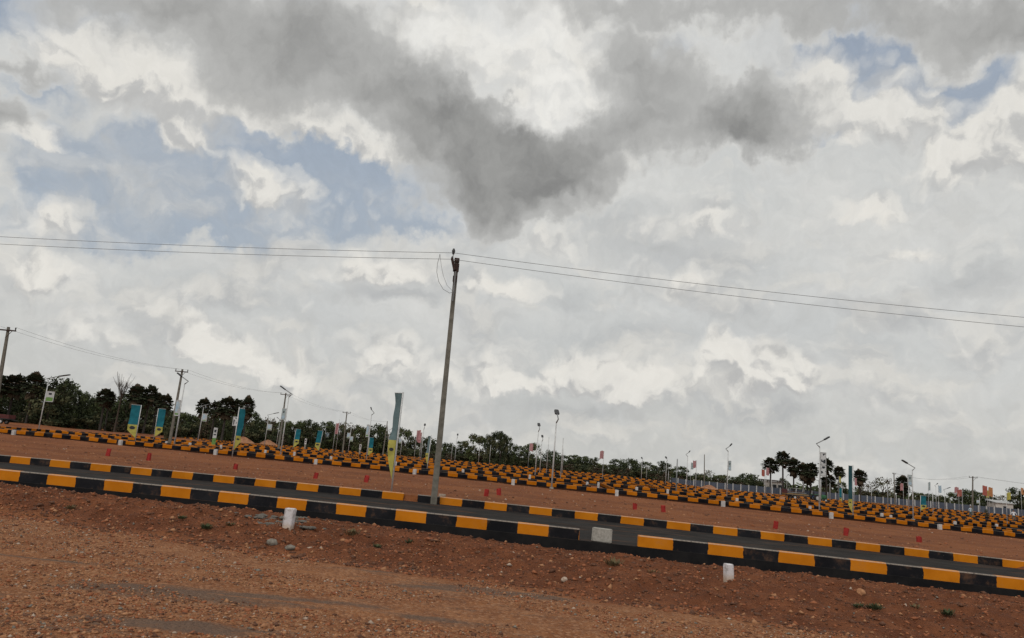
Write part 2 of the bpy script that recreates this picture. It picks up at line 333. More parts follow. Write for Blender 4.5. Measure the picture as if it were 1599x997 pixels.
# ------------------------------------------------------------------ mesh helpers
class MB:
    def __init__(s): s.v = []; s.f = []; s.m = []; s.uv = []
    def quad(s, a, b, c, d, mi=0, uv=None):
        k = len(s.v); s.v += [tuple(a), tuple(b), tuple(c), tuple(d)]; s.f.append((k, k + 1, k + 2, k + 3)); s.m.append(mi); s.uv.append(uv)
    def raw(s, vs, fs, mi=0):
        k = len(s.v); s.v += [tuple(v) for v in vs]
        for f in fs: s.f.append(tuple(i + k for i in f)); s.m.append(mi); s.uv.append(None)
    def box(s, c, sz, mi=0, rot=0, bev=0., jit=0., taper=1.):
        x, y, z = (a / 2 for a in sz); b = bev
        pr = []
        for (zz, ins, tp) in ((-z, b, 1), (-z + b, 0, 1), (z - b, 0, taper), (z, b, taper)):
            for (sx, sy) in ((-1, -1), (1, -1), (1, 1), (-1, 1)):
                if b > 0:
                    pr += [(sx * (x * tp - ins - (b if sx * sy > 0 else 0)), sy * (y * tp - ins - (0 if sx * sy > 0 else b)), zz),
                           (sx * (x * tp - ins - (0 if sx * sy > 0 else b)), sy * (y * tp - ins - (b if sx * sy > 0 else 0)), zz)]
                else:
                    pr += [(sx * x * tp, sy * y * tp, zz)]
        n = 8 if b > 0 else 4
        if b <= 0: pr = pr[:4] + pr[-4:]; L = 2
        else: L = 4
        cr, sr = math.cos(rot), math.sin(rot)
        vs = []
        for (px, py, pz) in pr:
            px += random.uniform(-jit, jit); py += random.uniform(-jit, jit); pz += random.uniform(-jit, jit)
            vs.append((c[0] + px * cr - py * sr, c[1] + px * sr + py * cr, c[2] + pz))
        fs = [tuple(range(n - 1, -1, -1)), tuple(range((L - 1) * n, L * n))]
        for l in range(L - 1):
            for i in range(n): fs.append((l * n + i, l * n + (i + 1) % n, (l + 1) * n + (i + 1) % n, (l + 1) * n + i))
        s.raw(vs, fs, mi)
    def tube(s, pts, rad, seg=8, mi=0, cap=True):
        pts = [Vector(p) for p in pts]; rad = rad if isinstance(rad, (list, tuple)) else [rad] * len(pts)
        vs = []; n = len(pts)
        for i, p in enumerate(pts):
            t = (pts[min(i + 1, n - 1)] - pts[max(i - 1, 0)]).normalized()
            a = Vector((0, 1, 0)) if abs(t.y) < .9 else Vector((1, 0, 0))
            u = t.cross(a).normalized(); w = t.cross(u)
            for k in range(seg):
                th = 2 * math.pi * k / seg; vs.append(p + (u * math.cos(th) + w * math.sin(th)) * rad[i])
        fs = []
        for i in range(n - 1):
            for k in range(seg): fs.append((i * seg + k, i * seg + (k + 1) % seg, (i + 1) * seg + (k + 1) % seg, (i + 1) * seg + k))
        if cap: fs += [tuple(range(seg - 1, -1, -1)), tuple(range((n - 1) * seg, n * seg))]
        s.raw(vs, fs, mi)
    def build(s, name, mats, parent=None, smooth=False):
        me = bpy.data.meshes.new(name); me.from_pydata(s.v, [], s.f)
        if not isinstance(mats, (list, tuple)): mats = [mats]
        for m in mats: me.materials.append(M[m])
        me.polygons.foreach_set('material_index', s.m)
        if any(u is not None for u in s.uv):
            ul = me.uv_layers.new(name='UVMap')
            flat = []
            for f, u in zip(s.f, s.uv): flat += [c for q in (u if u else [(0, 0)] * len(f)) for c in q]
            ul.data.foreach_set('uv', flat)
        if smooth: me.polygons.foreach_set('use_smooth', [True] * len(s.f))
        me.update()
        o = bpy.data.objects.new(name, me); COL.objects.link(o)
        if parent: o.parent = parent
        return o
def tag(o, label=None, cat=None, group=None, kind=None):
    for k, v in (('label', label), ('category', cat), ('group', group), ('kind', kind)):
        if v: o[k] = v
    return o
def empty(name, loc, label, cat, group=None, rz=0.):
    e = bpy.data.objects.new(name, None); COL.objects.link(e); e.location = loc; e.rotation_euler.z = rz
    e.empty_display_size = .2
    return tag(e, label, cat, group)
def copy_tree(o, parent=None):
    c = o.copy(); COL.objects.link(c); c.parent = parent
    for ch in list(o.children): copy_tree(ch, c)
    return c

# ------------------------------------------------------------------ the lie of the land
TH = .07                                   # the roads run slightly away to the left: D = Y + TH * X
HOR = lambda px: 658 + .088 * px
def fit(D, pts):
    """height against X of a line along the road at depth D, from where it shows"""
    xs, zs = [], []
    for px, py in pts:
        d = ray(px, py)                    # EYE + d*t with Y + TH X = D
        t = D / (d.y + TH * d.x); q = EYE + d * t; xs.append(q.x); zs.append(q.z)
    c = np.polyfit(xs, zs, 2); lo, hi = min(xs), max(xs)
    def f(x):
        x = np.asarray(x, float); xc = np.clip(x, lo, hi)
        sl_ = np.where(x < lo, 2 * c[0] * lo + c[1], 2 * c[0] * hi + c[1])
        ex = x - xc; w_ = (hi - lo) * .5
        return np.polyval(c, xc) + sl_ * w_ * np.tanh(ex / w_) * .6
    return f
DN, DF, D2 = 17.2, 25.0, 53.5
z_near = fit(DN, [(0, 732.7), (350, 769), (400, 773), (750, 806.4), (800, 815.5), (1100, 849), (1200, 859), (1599, 903.6)])
z_far = fit(DF, [(0, 710.5), (400, 747.5), (750, 781), (800, 789), (1200, 831), (1599, 876.5)])
z_two = fit(D2, [(0, 678), (100, 687), (240, 703), (400, 715), (500, 727), (600, 736), (800, 756), (1000, 777.5), (1200, 801), (1300, 811), (1599, 841)])
KH = .38                                   # kerb height
def sm(a, b, x):
    t = np.clip((x - a) / (b - a), 0, 1); return t * t * (3 - 2 * t)
AZ1 = [-1.2, -.69, -.5, -.3, 0, .15, .22, .28, .69, 1.2]
PX1 = [-1, -1, 0, .6, .6, 1.6, 4.5, 9, 9.5, 9.5]
AZ2 = [-1.2, -.69, -.4, -.25, 0, .15, .25, .69, 1.2]
PX2 = [-6, -6, -4.5, -1.5, 0, 1, 8, 7.5, 7.5]
def foot(X): return np.clip(12.9 - .19 * X, 10.6, 15.4)
def asphalt_z(X, D):
    a = z_near(X) - .24; b = z_far(X) - .24
    t = np.clip((D - DN) / (DF - DN), 0, 1); return a * (1 - t) + b * t
def plinth(X): return .06 + .12 * np.exp(-((X - 3) / 6.) ** 2)
def vnoise(x, y, s, seed):
    """smooth value noise"""
    g = np.random.default_rng(seed).random((256, 256))
    x = np.asarray(x) / s; y = np.asarray(y) / s
    xi = np.floor(x).astype(int); yi = np.floor(y).astype(int); fx = x - xi; fy = y - yi
    fx = fx * fx * (3 - 2 * fx); fy = fy * fy * (3 - 2 * fy)
    a = g[xi % 256, yi % 256]; b = g[(xi + 1) % 256, yi % 256]; c = g[xi % 256, (yi + 1) % 256]; d = g[(xi + 1) % 256, (yi + 1) % 256]
    return (a * (1 - fx) + b * fx) * (1 - fy) + (c * (1 - fx) + d * fx) * fy - .5
def terrain(X, Y, rough=False):
    X = np.asarray(X, float); Y = np.asarray(Y, float); D = Y + TH * X
    fo = foot(X)
    zb = z_near(X) - .30 - plinth(X)       # dirt against the outer face of the road
    z = np.zeros_like(D)
    t = sm(fo - .3, 16.6, D)
    low = -.012 * X * sm(4, 12, D)
    z = low + (zb - low) * t + .10 * np.sin(np.clip((D - fo) / (17.0 - fo), 0, 1) * math.pi)
    under = asphalt_z(X, D) - .10
    z = np.where(D > DN + .02, under, z)
    zs1 = z_far(X) - .05
    s1 = sm(DF + .1, D2 - .1, D)
    Y53 = np.maximum(Y, 1.) ; azm = X / Y53
    strip = zs1 * (1 - s1) + z_two(X) * s1 - .05 * np.sin(s1 * math.pi)
    z = np.where(D > DF + .12, strip, z)
    zt = z_two(np.where(D > D2, azm * 53.5, X))
    zA = 1.9 - np.interp(azm, AZ1, PX1) * 180 / 1160
    zB = 1.9 - np.interp(azm, AZ2, PX2) * 260 / 1160
    u = np.clip((D - D2) / (180 - D2), 0, 1); v = sm(180, 260, D)
    far = zt * (1 - u) + zA * u; far = far * (1 - v) + zB * v
    z = np.where(D > D2, far, z)
    if rough:
        a = np.where(D < DN, 1., 0)
        bank = sm(fo - .2, fo + .8, D) * sm(17.15, 16.7, D)
        n = vnoise(X, Y, 2.2, 1) * .05 + vnoise(X, Y, .7, 2) * .035 * (.4 + bank * 1.6) + vnoise(X, Y, .25, 3) * .045 * (.3 + bank * 2.6) + vnoise(X, Y, .1, 4) * .028 * (.5 + bank * 2)
        trk = lambda c0, w0: np.exp(-((D - c0 - .25 * np.sin(X * .35)) / w0) ** 2)
        z = z + n * a - a * (.030 * trk(9.2, .22) + .030 * trk(10.9, .22)) + a * .018 * (trk(9.6, .15) + trk(10.5, .15))
        st = sm(DF + .2, DF + 1.5, D) * sm(D2 + 0, D2 - 1.5, D)
        z = z + st * (vnoise(X, Y, 6, 5) * .10 + vnoise(X, Y, 1.2, 6) * .07 + vnoise(X, Y, .4, 9) * .035)
        lf = sm(70, 110, D) * sm(-.30, -.40, azm)
        z = z + lf * (vnoise(X, Y, 9, 7) * .7)
    return z
def tz(x, y): return float(terrain(x, y))

def axis(parts):
    o = []
    for a, b, s_ in parts: o += list(np.arange(a, b, s_))
    return np.array(o)
gx = axis([(-3000, -400, 200), (-400, -120, 20), (-120, -40, 3), (-40, -16, .8), (-16, -12, .16), (-12, 12, .07), (12, 16, .16), (16, 40, .8), (40, 120, 3), (120, 400, 20), (400, 3001, 200)])
gy = axis([(-60, 0, 10), (0, 5, 1), (5, 7, .12), (7, 13, .06), (13, 18.2, .055), (18.2, 24, 1.2), (24, 27, .15), (27, 56, .25), (56, 100, 2), (100, 300, 5), (300, 600, 50), (600, 4001, 300)])
GX, GY = np.meshgrid(gx, gy); GZ = terrain(GX, GY, True)
DD = GY + TH * GX; AZM = GX / np.maximum(GY, 1)
zone = sm(foot(GX) - 1.2, foot(GX) + .15, DD) * 1. + 1. * sm(DF - 1, DF, DD) + sm(235, 270, DD) * 1.
zone = np.where((DD < DN) & (GY > 0), sm(foot(GX) - .9 + vnoise(GX, GY, .8, 20) * .8, foot(GX) + .3 + vnoise(GX, GY, .5, 21), DD), zone)
nx, ny = len(gx), len(gy)
idx = np.arange(nx * ny).reshape(ny, nx)
faces = np.stack([idx[:-1, :-1], idx[:-1, 1:], idx[1:, 1:], idx[1:, :-1]], -1).reshape(-1, 4)
me = bpy.data.meshes.new('ground')
me.vertices.add(nx * ny); me.vertices.foreach_set('co', np.stack([GX, GY, GZ], -1).ravel())
me.loops.add(faces.size); me.loops.foreach_set('vertex_index', faces.ravel())
me.polygons.add(len(faces)); me.polygons.foreach_set('loop_start', np.arange(0, faces.size, 4)); me.polygons.foreach_set('loop_total', np.full(len(faces), 4))
me.polygons.foreach_set('use_smooth', [True] * len(faces))
a_ = me.attributes.new('zone', 'FLOAT', 'POINT'); a_.data.foreach_set('value', zone.ravel())
me.materials.append(M['ground']); me.update(); me.validate()
go = bpy.data.objects.new('ground', me); COL.objects.link(go); tag(go, kind='structure')

# ------------------------------------------------------------------ roads
def lineY(D, X): return D - TH * X
def road(name, Da, Db, x0, x1, zf, step, side=None):
    mb = MB(); xs = np.arange(x0, x1 + step, step)
    for a, b in zip(xs[:-1], xs[1:]):
        q = [(a, lineY(Da, a)), (b, lineY(Da, b)), (b, lineY(Db, b)), (a, lineY(Db, a))]
        if side is None:
            mb.quad(*[(x, y, zf(x, D_)) for (x, y), D_ in zip(q, (Da, Da, Db, Db))])
        else:
            mb.quad(*[(x, y, zf(x, D_)) for (x, y), D_ in zip(q, (Da, Da, Db, Db))])
            w = .05                        # battered outer face of the road, down into the bank
            mb.quad((a, lineY(Da, a) - w - .05, zf(a, Da) - .75), (b, lineY(Da, b) - w - .05, zf(b, Da) - .75), (b, lineY(Da, b), zf(b, Da)), (a, lineY(Da, a), zf(a, Da)), 1)
    o = mb.build(name, ['asphalt', 'black_paint']); return tag(o, kind='structure')
road('road', DN - .06, DF + .02, -70, 70, lambda x, D: float(asphalt_z(x, D)), .5, side=1)

def kerb_path(mb, pts, top, h=KH, w=.15, phase=0., band=.70, yshift=None, foot_black=True, closed_caps=True):
    """painted kerb along pts (list of (x, y)); the face is on the left of the normal (towards -Y when going +X)"""
    P = [Vector((p[0], p[1], 0)) for p in pts]; n = len(P)
    rows = []; dist = 0.
    for i, p in enumerate(P):
        if i: dist += (p - P[i - 1]).length
        t0 = (P[i] - P[i - 1]).normalized() if i else (P[1] - P[0]).normalized()
        t1 = (P[i + 1] - P[i]).normalized() if i < n - 1 else t0
        t = (t0 + t1).normalized(); nr = Vector((t.y, -t.x, 0)) / max(.5, t.dot(t1))
        z = top(p.x, p.y); c = .018; u = dist / band + phase
        f0 = 0. if foot_black else .28
        sec = [(0, -h - .02, f0), (0, -c, .93), (-c, 0, 1.), (-w + c, 0, 1.), (-w, -c, .93), (-w, -h - .02, f0)]
        rows.append([(p + nr * a + Vector((0, 0, z + b)), (u, vv)) for a, b, vv in sec])
    for r0, r1 in zip(rows[:-1], rows[1:]):
        for k in range(5):
            a, b, c_, d = r0[k], r1[k], r1[k + 1], r0[k + 1]
            mb.quad(a[0], b[0], c_[0], d[0], 0, [a[1], b[1], c_[1], d[1]])
    for r, rev in ((rows[0], False), (rows[-1], True)):
        vs = [x[0] for x in r]; k = len(mb.v); mb.v += [tuple(v) for v in vs]
        idx_ = list(range(k, k + 6)); mb.f.append(tuple(idx_[::-1] if rev else idx_)); mb.m.append(0)
        uu = [(x[1][0] + (-.02 if rev else .02), x[1][1]) for x in r]; mb.uv.append(uu[::-1] if rev else uu)
    return dist
def sampled(x0, x1, D, step=.7):
    n = max(2, int(abs(x1 - x0) / step) + 1)
    return [(x, lineY(D, x)) for x in np.linspace(x0, x1, n)]
def xat(px, py, D):
    d = ray(px, py); return d.x * D / (d.y + TH * d.x)
def straight_kerb(name_label, x0, x1, D, top, phase, band=.70, w=.15, h=KH, group=None, fb=False):
    mb = MB(); kerb_path(mb, sampled(x0, x1, D, .35), top, h, w, phase, band, foot_black=fb)
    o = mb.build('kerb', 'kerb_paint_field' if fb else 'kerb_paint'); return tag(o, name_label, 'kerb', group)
xa, xb = xat(905, 828, DN), xat(997, 838, DN)
tn = lambda x, y: float(z_near(x)); tf = lambda x, y: float(z_far(x))
nL = int(60 / .70)
# path runs +X; phase chosen so that the last band before the gap is black and the first after it orange
LL = 60.; ph = (2 - (LL * math.sqrt(1 + TH * TH) / .69)) % 2
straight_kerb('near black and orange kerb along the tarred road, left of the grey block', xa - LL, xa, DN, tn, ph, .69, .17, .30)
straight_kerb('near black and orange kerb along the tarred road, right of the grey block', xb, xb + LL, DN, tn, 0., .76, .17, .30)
xc, xd = xat(630, 775, DF), xat(652, 778, DF)
ph = (1 - (LL * math.sqrt(1 + TH * TH) / .72)) % 2
straight_kerb('far black and orange kerb of the tarred road, left of the tall concrete pole', xc - LL, xc, DF, tf, ph, .72, .15, .26)
straight_kerb('far black and orange kerb of the tarred road, running right from the tall concrete pole', xd, xd + LL, DF, tf, 1., .74, .15, .26)

# second road and the kerbed plot blocks behind it
TOP = lambda x, y: tz(x, y) + KH
straight_kerb('long black and orange kerb behind the red dirt strip, nearest row of the plot field', -62, 62, D2, TOP, .3, .70, fb=True)
RW = 5.6
ROADS = [53.5, 74.0, 96.0, 121.0, 149.0, 177.0, 199.0]
def asph(D0): return lambda x, D: tz(x, lineY(D, x)) + .05
CROSS = [-128, -92, -58, -27, 8, 42, 78, 116, 158, 205]
ORD = ['first', 'second', 'third', 'fourth', 'fifth', 'sixth', 'seventh', 'eighth', 'ninth', 'tenth', 'eleventh', 'twelfth', 'thirteenth', 'fourteenth', 'fifteenth', 'sixteenth', 'seventeenth', 'eighteenth', 'nineteenth', 'twentieth']
def left_limit(D): return -.80 * D if D < 64 else (-.62 * D if D < 80 else (-.52 * D if D < 100 else -.43 * D))
for i, D0 in enumerate(ROADS[:-1]):
    hw = .82 * (D0 + RW)
    road('road', D0 + .1, D0 + RW, max(-hw, left_limit(D0)), hw, asph(D0), 1.5)
for bi, D0 in enumerate(ROADS[:-1]):
    Da, Db = D0 + RW, ROADS[bi + 1]
    k = 0
    for ci, (ca, cb) in enumerate(zip(CROSS[:-1], CROSS[1:])):
        x0, x1 = ca + .8 + (bi * 11 % 7) * 2.1, cb - .8 + (bi * 11 % 7) * 2.1
        x0 = max(x0, left_limit(Da)); xm = (x0 + x1) / 2
        if x1 - x0 < 5 or abs(xm) > .80 * Da + 8: continue
        if bi == len(ROADS) - 2 and xm < .2 * Da: continue
        x0 = max(x0, -.9 * Da); x1 = min(x1, .9 * Da)
        k += 1
        mb = MB()
        pts = [p for p in sampled(x0, x1, Da)]
        sk = TH                              # the sides run square to the road
        nb = max(2, int((Db - Da) / .7))
        side = [(x1 + sk * (Db - Da) * t / nb, lineY(Da + (Db - Da) * t / nb, x1)) for t in range(1, nb)]
        back = [(x + sk * (Db - Da), y) for x, y in sampled(x1, x0, Db)]
        side2 = [(x0 + sk * (Db - Da) * t / nb, lineY(Da + (Db - Da) * t / nb, x0)) for t in range(nb - 1, 0, -1)]
        hh = (.36 if bi < 2 else .33) * random.uniform(.95, 1.05)
        kerb_path(mb, pts + side + back + side2 + [pts[0]], (lambda h_: lambda x, y: tz(x, y) + h_)(hh), hh, .15, random.uniform(0, 2), .70)
        o = mb.build('kerb', 'kerb_paint_field')
        tag(o, f'black and orange kerb loop, {ORD[k-1]} from the left in the {ORD[bi]} row of plots', 'kerb', 'kerb loops round the plots of the field')
# ------------------------------------------------------------------ marker stones
def gp(px, py, Y=None):
    """where the line of sight meets the ground"""
    d = ray(px, py); lo, hi = 6., 260.
    prev = lo
    for Yk in np.arange(6., 260., .25):
        q = EYE + d * (Yk / d.y)
        if q.z <= tz(q.x, q.y): return q.x, q.y
    return tuple(at(px, py, 120))[:2]
def marker(px, py, w, h, mat, label, cat, name, Y=None, group=None, tilt=0., depth=None, dome=False, jit=.006):
    if Y: x, y = at(px, py, Y)[:2]
    else: x, y = gp(px, py)
    z = tz(x, y)
    mb = MB(); mb.box((0, 0, h / 2 - .04), (w, depth or w, h + .08), 0, 0, min(.015, w * .12), jit)
    o = mb.build(name, mat); o.location = (x, y, z); o.rotation_euler = (random.uniform(-.04, .04), tilt, random.uniform(-.3, .3))
    return tag(o, label, cat, group)
def post_mat(n, p):
    o = n.add('ShaderNodeTexCoord').outputs['Object']; s_ = n.add('ShaderNodeSeparateXYZ'); n.l.new(o, s_.inputs[0])
    nz = n.noise(o, 9, 5, .65)
    c = n.mix(n.mr(nz, .48, .68), (.58, .55, .56), (.30, .27, .25))
    c = n.mix(n.math('MULTIPLY', n.mr(n.math('ADD', s_.outputs[2], n.math('MULTIPLY', nz, .2)), .26, .12), .75), c, (.42, .30, .20))
    n.put(p.inputs['Base Color'], c); bump(n, p, nz, .01)
M['post_white'] = material('post_white', post_mat, rough=.8)
marker(449, 829, .19, .42, 'post_white', 'large white marker stone standing in the grey cement spill below the kerb', 'marker stone', 'marker_stone', depth=.13, tilt=.03)
marker(1138, 911, .155, .31, 'post_white', 'white marker stone with earth stained foot on the bank, at the right', 'marker stone', 'marker_stone', depth=.15, tilt=-.05)
WP = [(20, 682), (187, 699), (335, 717), (492, 730), (647, 742.5), (801, 758), (963, 775), (1129, 794), (1298, 816), (1468, 833)]
for i, (px, py) in enumerate(WP):
    marker(px, py, .22, .40, 'white_paint', f'white marker stone at the foot of the nearest plot field kerb, {ORD[i]} from the left', 'marker stone', 'marker_stone', group='white marker stones along the nearest kerb of the field', Y=D2 - 1.0 - TH * at(px, py, D2)[0])
WP2 = [(261, 693), (298, 694), (416, 703), (462, 701), (518, 716), (619, 722), (724, 735), (828, 745), (918, 748), (935, 757), (995, 757), (1043, 768), (1151, 782), (1265, 794), (1377, 805), (1391, 808), (1491, 818), (347, 694), (1556, 822)]
for i, (px, py) in enumerate(sorted(WP2)):
    Y = (62.0 if i % 2 else 67.5)
    x = at(px, py, Y)[0]; Y -= TH * x
    p = at(px, py - 8, Y); z0 = tz(p.x, Y)
    h = max(.36, min(.55, at(px, py - 3.5, Y).z - z0))
    mb = MB(); mb.box((0, 0, h / 2 - .04), (.20, .18, h + .08), 0, 0, .02, .006)
    o = mb.build('marker_stone', 'white_paint'); o.location = (p.x, Y, z0)
    tag(o, f'small white marker stone rising between the kerb rows, {ORD[i]} from the left', 'marker stone', 'white marker stones among the kerb rows')
RS = [(168, 712), (232, 719), (367, 734), (492, 748), (571, 754), (759, 774), (779, 774), (991, 796), (1036, 801), (1211, 824), (1321, 836), (1435, 848)]
for i, (px, py) in enumerate(RS):
    x, y = gp(px, py)
    h = 11.0 * y / 1160 if i in (0, 1, 4, 6, 8, 10) else 9.5 * y / 1160
    marker(px, py, .175, h * .95, 'red_paint', f'red painted marker stone in the dirt strip behind the road, {ORD[i]} from the left', 'marker stone', 'marker_stone', group='red marker stones in the dirt strip', depth=.10, tilt=random.uniform(-.12, .12), jit=.02)
# loose kerb block lying across the gap
px, py = 939, 850
p = at(px, 849, lineY(DN + .1, xat(px, py, DN)))
mb = MB(); mb.box((0, 0, 0), (.44, .17, .30), 0, 0, .015, .004)
o = mb.build('concrete_block', 'block_grey'); o.location = (p.x, p.y, float(asphalt_z(p.x, DN)) + .152); o.rotation_euler = (0, R(1.2), R(-5))
tag(o, 'unpainted grey concrete block standing in the gap of the near kerb', 'concrete block')
p = at(690, 779, lineY(DF + .5, xat(690, 779, DF)))
mb = MB(); mb.box((0, 0, 0), (.24, .14, .10), 0, 0, .012, .01)
o = mb.build('paving_stone', 'stone_pale'); o.location = (p.x, p.y, tz(p.x, p.y) + .07); tag(o, 'pale slab lying on the far kerb beside the concrete pole', 'stone')

# ------------------------------------------------------------------ rocks, gravel, spill, weeds
def blob_rock(mb, c, r, mi=0, sub=2, fl=.75):
    import bmesh
    b = bmesh.new(); bmesh.ops.create_icosphere(b, subdivisions=sub, radius=1)
    k = random.random() * 50
    vs = []
    for v in b.verts:
        n = v.co.copy(); d = 1 + .12 * math.sin(n.x * 1.7 + k) + .10 * math.sin(n.y * 2.3 + k * 1.7) + .08 * math.sin(n.z * 3.1 + k * 2 + n.x * 2) + .05 * math.sin(n.x * 7 + n.y * 5 + k) + random.uniform(-.03, .03)
        vs.append((c[0] + n.x * r * d, c[1] + n.y * r * d, c[2] + n.z * r * d * fl))
    fs = [tuple(v.index for v in f.verts) for f in b.faces]; b.free(); mb.raw(vs, fs, mi)
for i, (px, py, r, lb) in enumerate([(425, 856, .105, 'upright grey rock at the foot of the bank below the white stone'), (451, 860, .095, 'flat grey rock lying right of the upright grey rock'),
                                     (1343, 933, .09, 'tan broken clod on the bank at the right, beside a pale stone'), (880, 818 + 95, .06, 'small pale stone at the foot of the bank right of centre')]):
    x, y = gp(px, py); mb = MB(); blob_rock(mb, (0, 0, 0), r, 0, 3, .85 if i != 1 else .6)
    o = mb.build('rock', ['stone_grey', 'stone_grey', 'stone_tan', 'stone_pale'][i], smooth=i < 2); o.location = (x, y, tz(x, y) + r * .45); tag(o, lb, 'rock')
mb = MB()
for k in range(90):
    px = random.gauss(450, 28); py = 815 + random.uniform(-4, 14) - abs(px - 450) * .05 + (px - 450) * .06
    x, y = gp(px, py); blob_rock(mb, (x, y, tz(x, y) + .01), random.uniform(.03, .10), 0, 2, .45)
tag(mb.build('cement_spill', 'cement_spill'), 'rough grey heap of set cement round the large white stone', 'cement spill', kind='stuff')

def gravel(name, n, sampler, smin, smax, mats, wts, kinds='gravel'):
    X, Y, S = sampler(n); n = len(X); Z = terrain(X, Y, True)
    base = np.array([(1, 0, 0), (-1, 0, 0), (0, 1, 0), (0, -1, 0), (0, 0, 1), (0, 0, -1), (.6, .6, .6), (-.6, -.6, .5)], float)[:6]
    fs = np.array([(0, 2, 4), (2, 1, 4), (1, 3, 4), (3, 0, 4), (2, 0, 5), (1, 2, 5), (3, 1, 5), (0, 3, 5)])
    V = base[None] + rng.normal(0, .28, (n, 6, 3)); V[:, :, 2] *= .6
    ang = rng.random(n) * 6.28; c, s_ = np.cos(ang)[:, None], np.sin(ang)[:, None]
    vx = V[:, :, 0] * c - V[:, :, 1] * s_; vy = V[:, :, 0] * s_ + V[:, :, 1] * c
    vx = vx * S[:, None] + X[:, None]; vy = vy * S[:, None] * .8 + Y[:, None]; vz = V[:, :, 2] * S[:, None] + (Z + S * .15)[:, None]
    co_ = np.stack([vx, vy, vz], -1).reshape(-1, 3)
    F_ = (fs[None] + (np.arange(n) * 6)[:, None, None]).reshape(-1, 3)
    me = bpy.data.meshes.new(name); me.vertices.add(len(co_)); me.vertices.foreach_set('co', co_.ravel())
    me.loops.add(F_.size); me.loops.foreach_set('vertex_index', F_.ravel())
    me.polygons.add(len(F_)); me.polygons.foreach_set('loop_start', np.arange(0, F_.size, 3)); me.polygons.foreach_set('loop_total', np.full(len(F_), 3))
    mi = rng.choice(len(mats), n, p=wts).repeat(8); 
    for m in mats: me.materials.append(M[m])
    me.polygons.foreach_set('material_index', mi); me.update()
    o = bpy.data.objects.new(name, me); COL.objects.link(o); tag(o, kinds, 'gravel', kind='stuff')
def s_fore(n):
    Y = 6.2 + (rng.random(n) ** 1.25) * 9; X = (rng.random(n) * 2 - 1) * (.78 * Y + 2)
    S = .005 + rng.exponential(.0065, n); S = np.clip(S, .005, .045)
    keep = (Y + TH * X < foot(X) - .15) & (vnoise(X, Y, 1.1, 31) + vnoise(X, Y, .4, 32) * .6 + vnoise(X * .3, Y, .9, 33) > -.22)
    return X[keep], Y[keep], S[keep]
def s_bank(n):
    X = (rng.random(n) * 2 - 1) * 15; f_ = foot(X); D = f_ - .5 + rng.random(n) ** 1.3 * (16.9 - f_ + .5); Y = D - TH * X
    S = np.clip(.005 + rng.exponential(.0105, n), .005, .065)
    return X, Y, S
def s_strip(n):
    D = 25.4 + rng.random(n) * 27.6; X = (rng.random(n) * 2 - 1) * .8 * D; Y = D - TH * X
    S = np.clip(.012 + rng.exponential(.014, n), .012, .09)
    return X, Y, S
gravel('foreground_gravel', 120000, s_fore, 0, 0, ['stone_tan', 'stone_red', 'stone_dark', 'stone_pale', 'stone_grey'], [.36, .33, .20, .06, .05], 'loose tan and red gravel on the dirt track in front')
gravel('bank_rubble', 38000, s_bank, 0, 0, ['stone_tan', 'stone_red', 'stone_dark', 'stone_pale', 'stone_grey'], [.10, .42, .46, .008, .012], 'red and brown broken clods on the bank below the kerb')
gravel('strip_stones', 6000, s_strip, 0, 0, ['stone_tan', 'stone_red', 'stone_dark', 'stone_pale'], [.28, .34, .33, .05], 'scattered stones in the red dirt strip')

def weed(px, py, s_, dry, label):
    x, y = gp(px, py); mb = MB()
    for k in range(int(150 * s_ / .15)):
        a = random.uniform(0, 6.28); l = random.uniform(.3, 1) * s_; b = random.uniform(.0, s_ * 1.2)
        bx, by = math.cos(a) * b * .7, math.sin(a) * b * .7; h = l * random.uniform(.3, .9); w = .011
        px_, py_ = -math.sin(a) * w, math.cos(a) * w; ex, ey = bx + math.cos(a) * l * .5, by + math.sin(a) * l * .5
        mb.quad((bx - px_, by - py_, 0), (bx + px_, by + py_, 0), (ex + px_ * .5, ey + py_ * .5, h), (ex - px_ * .5, ey - py_ * .5, h * .96))
    o = mb.build('weed', 'dry_weed' if dry else 'weed'); o.location = (x, y, tz(x, y) + .005); tag(o, label, 'weed')
for w_ in [(322, 826, .13, 0, 'green weed tuft on the bank left of the white stone, the brightest'), (283, 817, .09, 0, 'small dark weed on the bank, leftmost of the near ones'),
           (359, 825, .09, 0, 'small weed on the bank between the bright tuft and the grey rocks'), (548, 840, .15, 1, 'dry low weed patch on the bank right of the white stone'), (588, 861, .09, 0, 'small green weed near the foot of the bank, below the dry patch'),
           (640, 850, .10, 0, 'low green weed on the bank left of the kerb gap'), (958, 887, .18, 1, 'dark dry bush tuft on the bank below the grey block'), (1020, 900, .12, 1, 'small dry weed right of the dark bush tuft'),
           (1342, 951, .10, 0, 'green weed below the tan clod at the right'), (1365, 955, .14, 0, 'wider green weed right of the tan clod'), (1480, 962, .12, 0, 'green weed tuft on the bank at the far right'), (1430, 952, .10, 1, 'dry weed between the green tufts at the right'), (110, 795, .10, 1, 'dry weed on the bank at the far left')]:
    weed(*w_)
print('ground done')
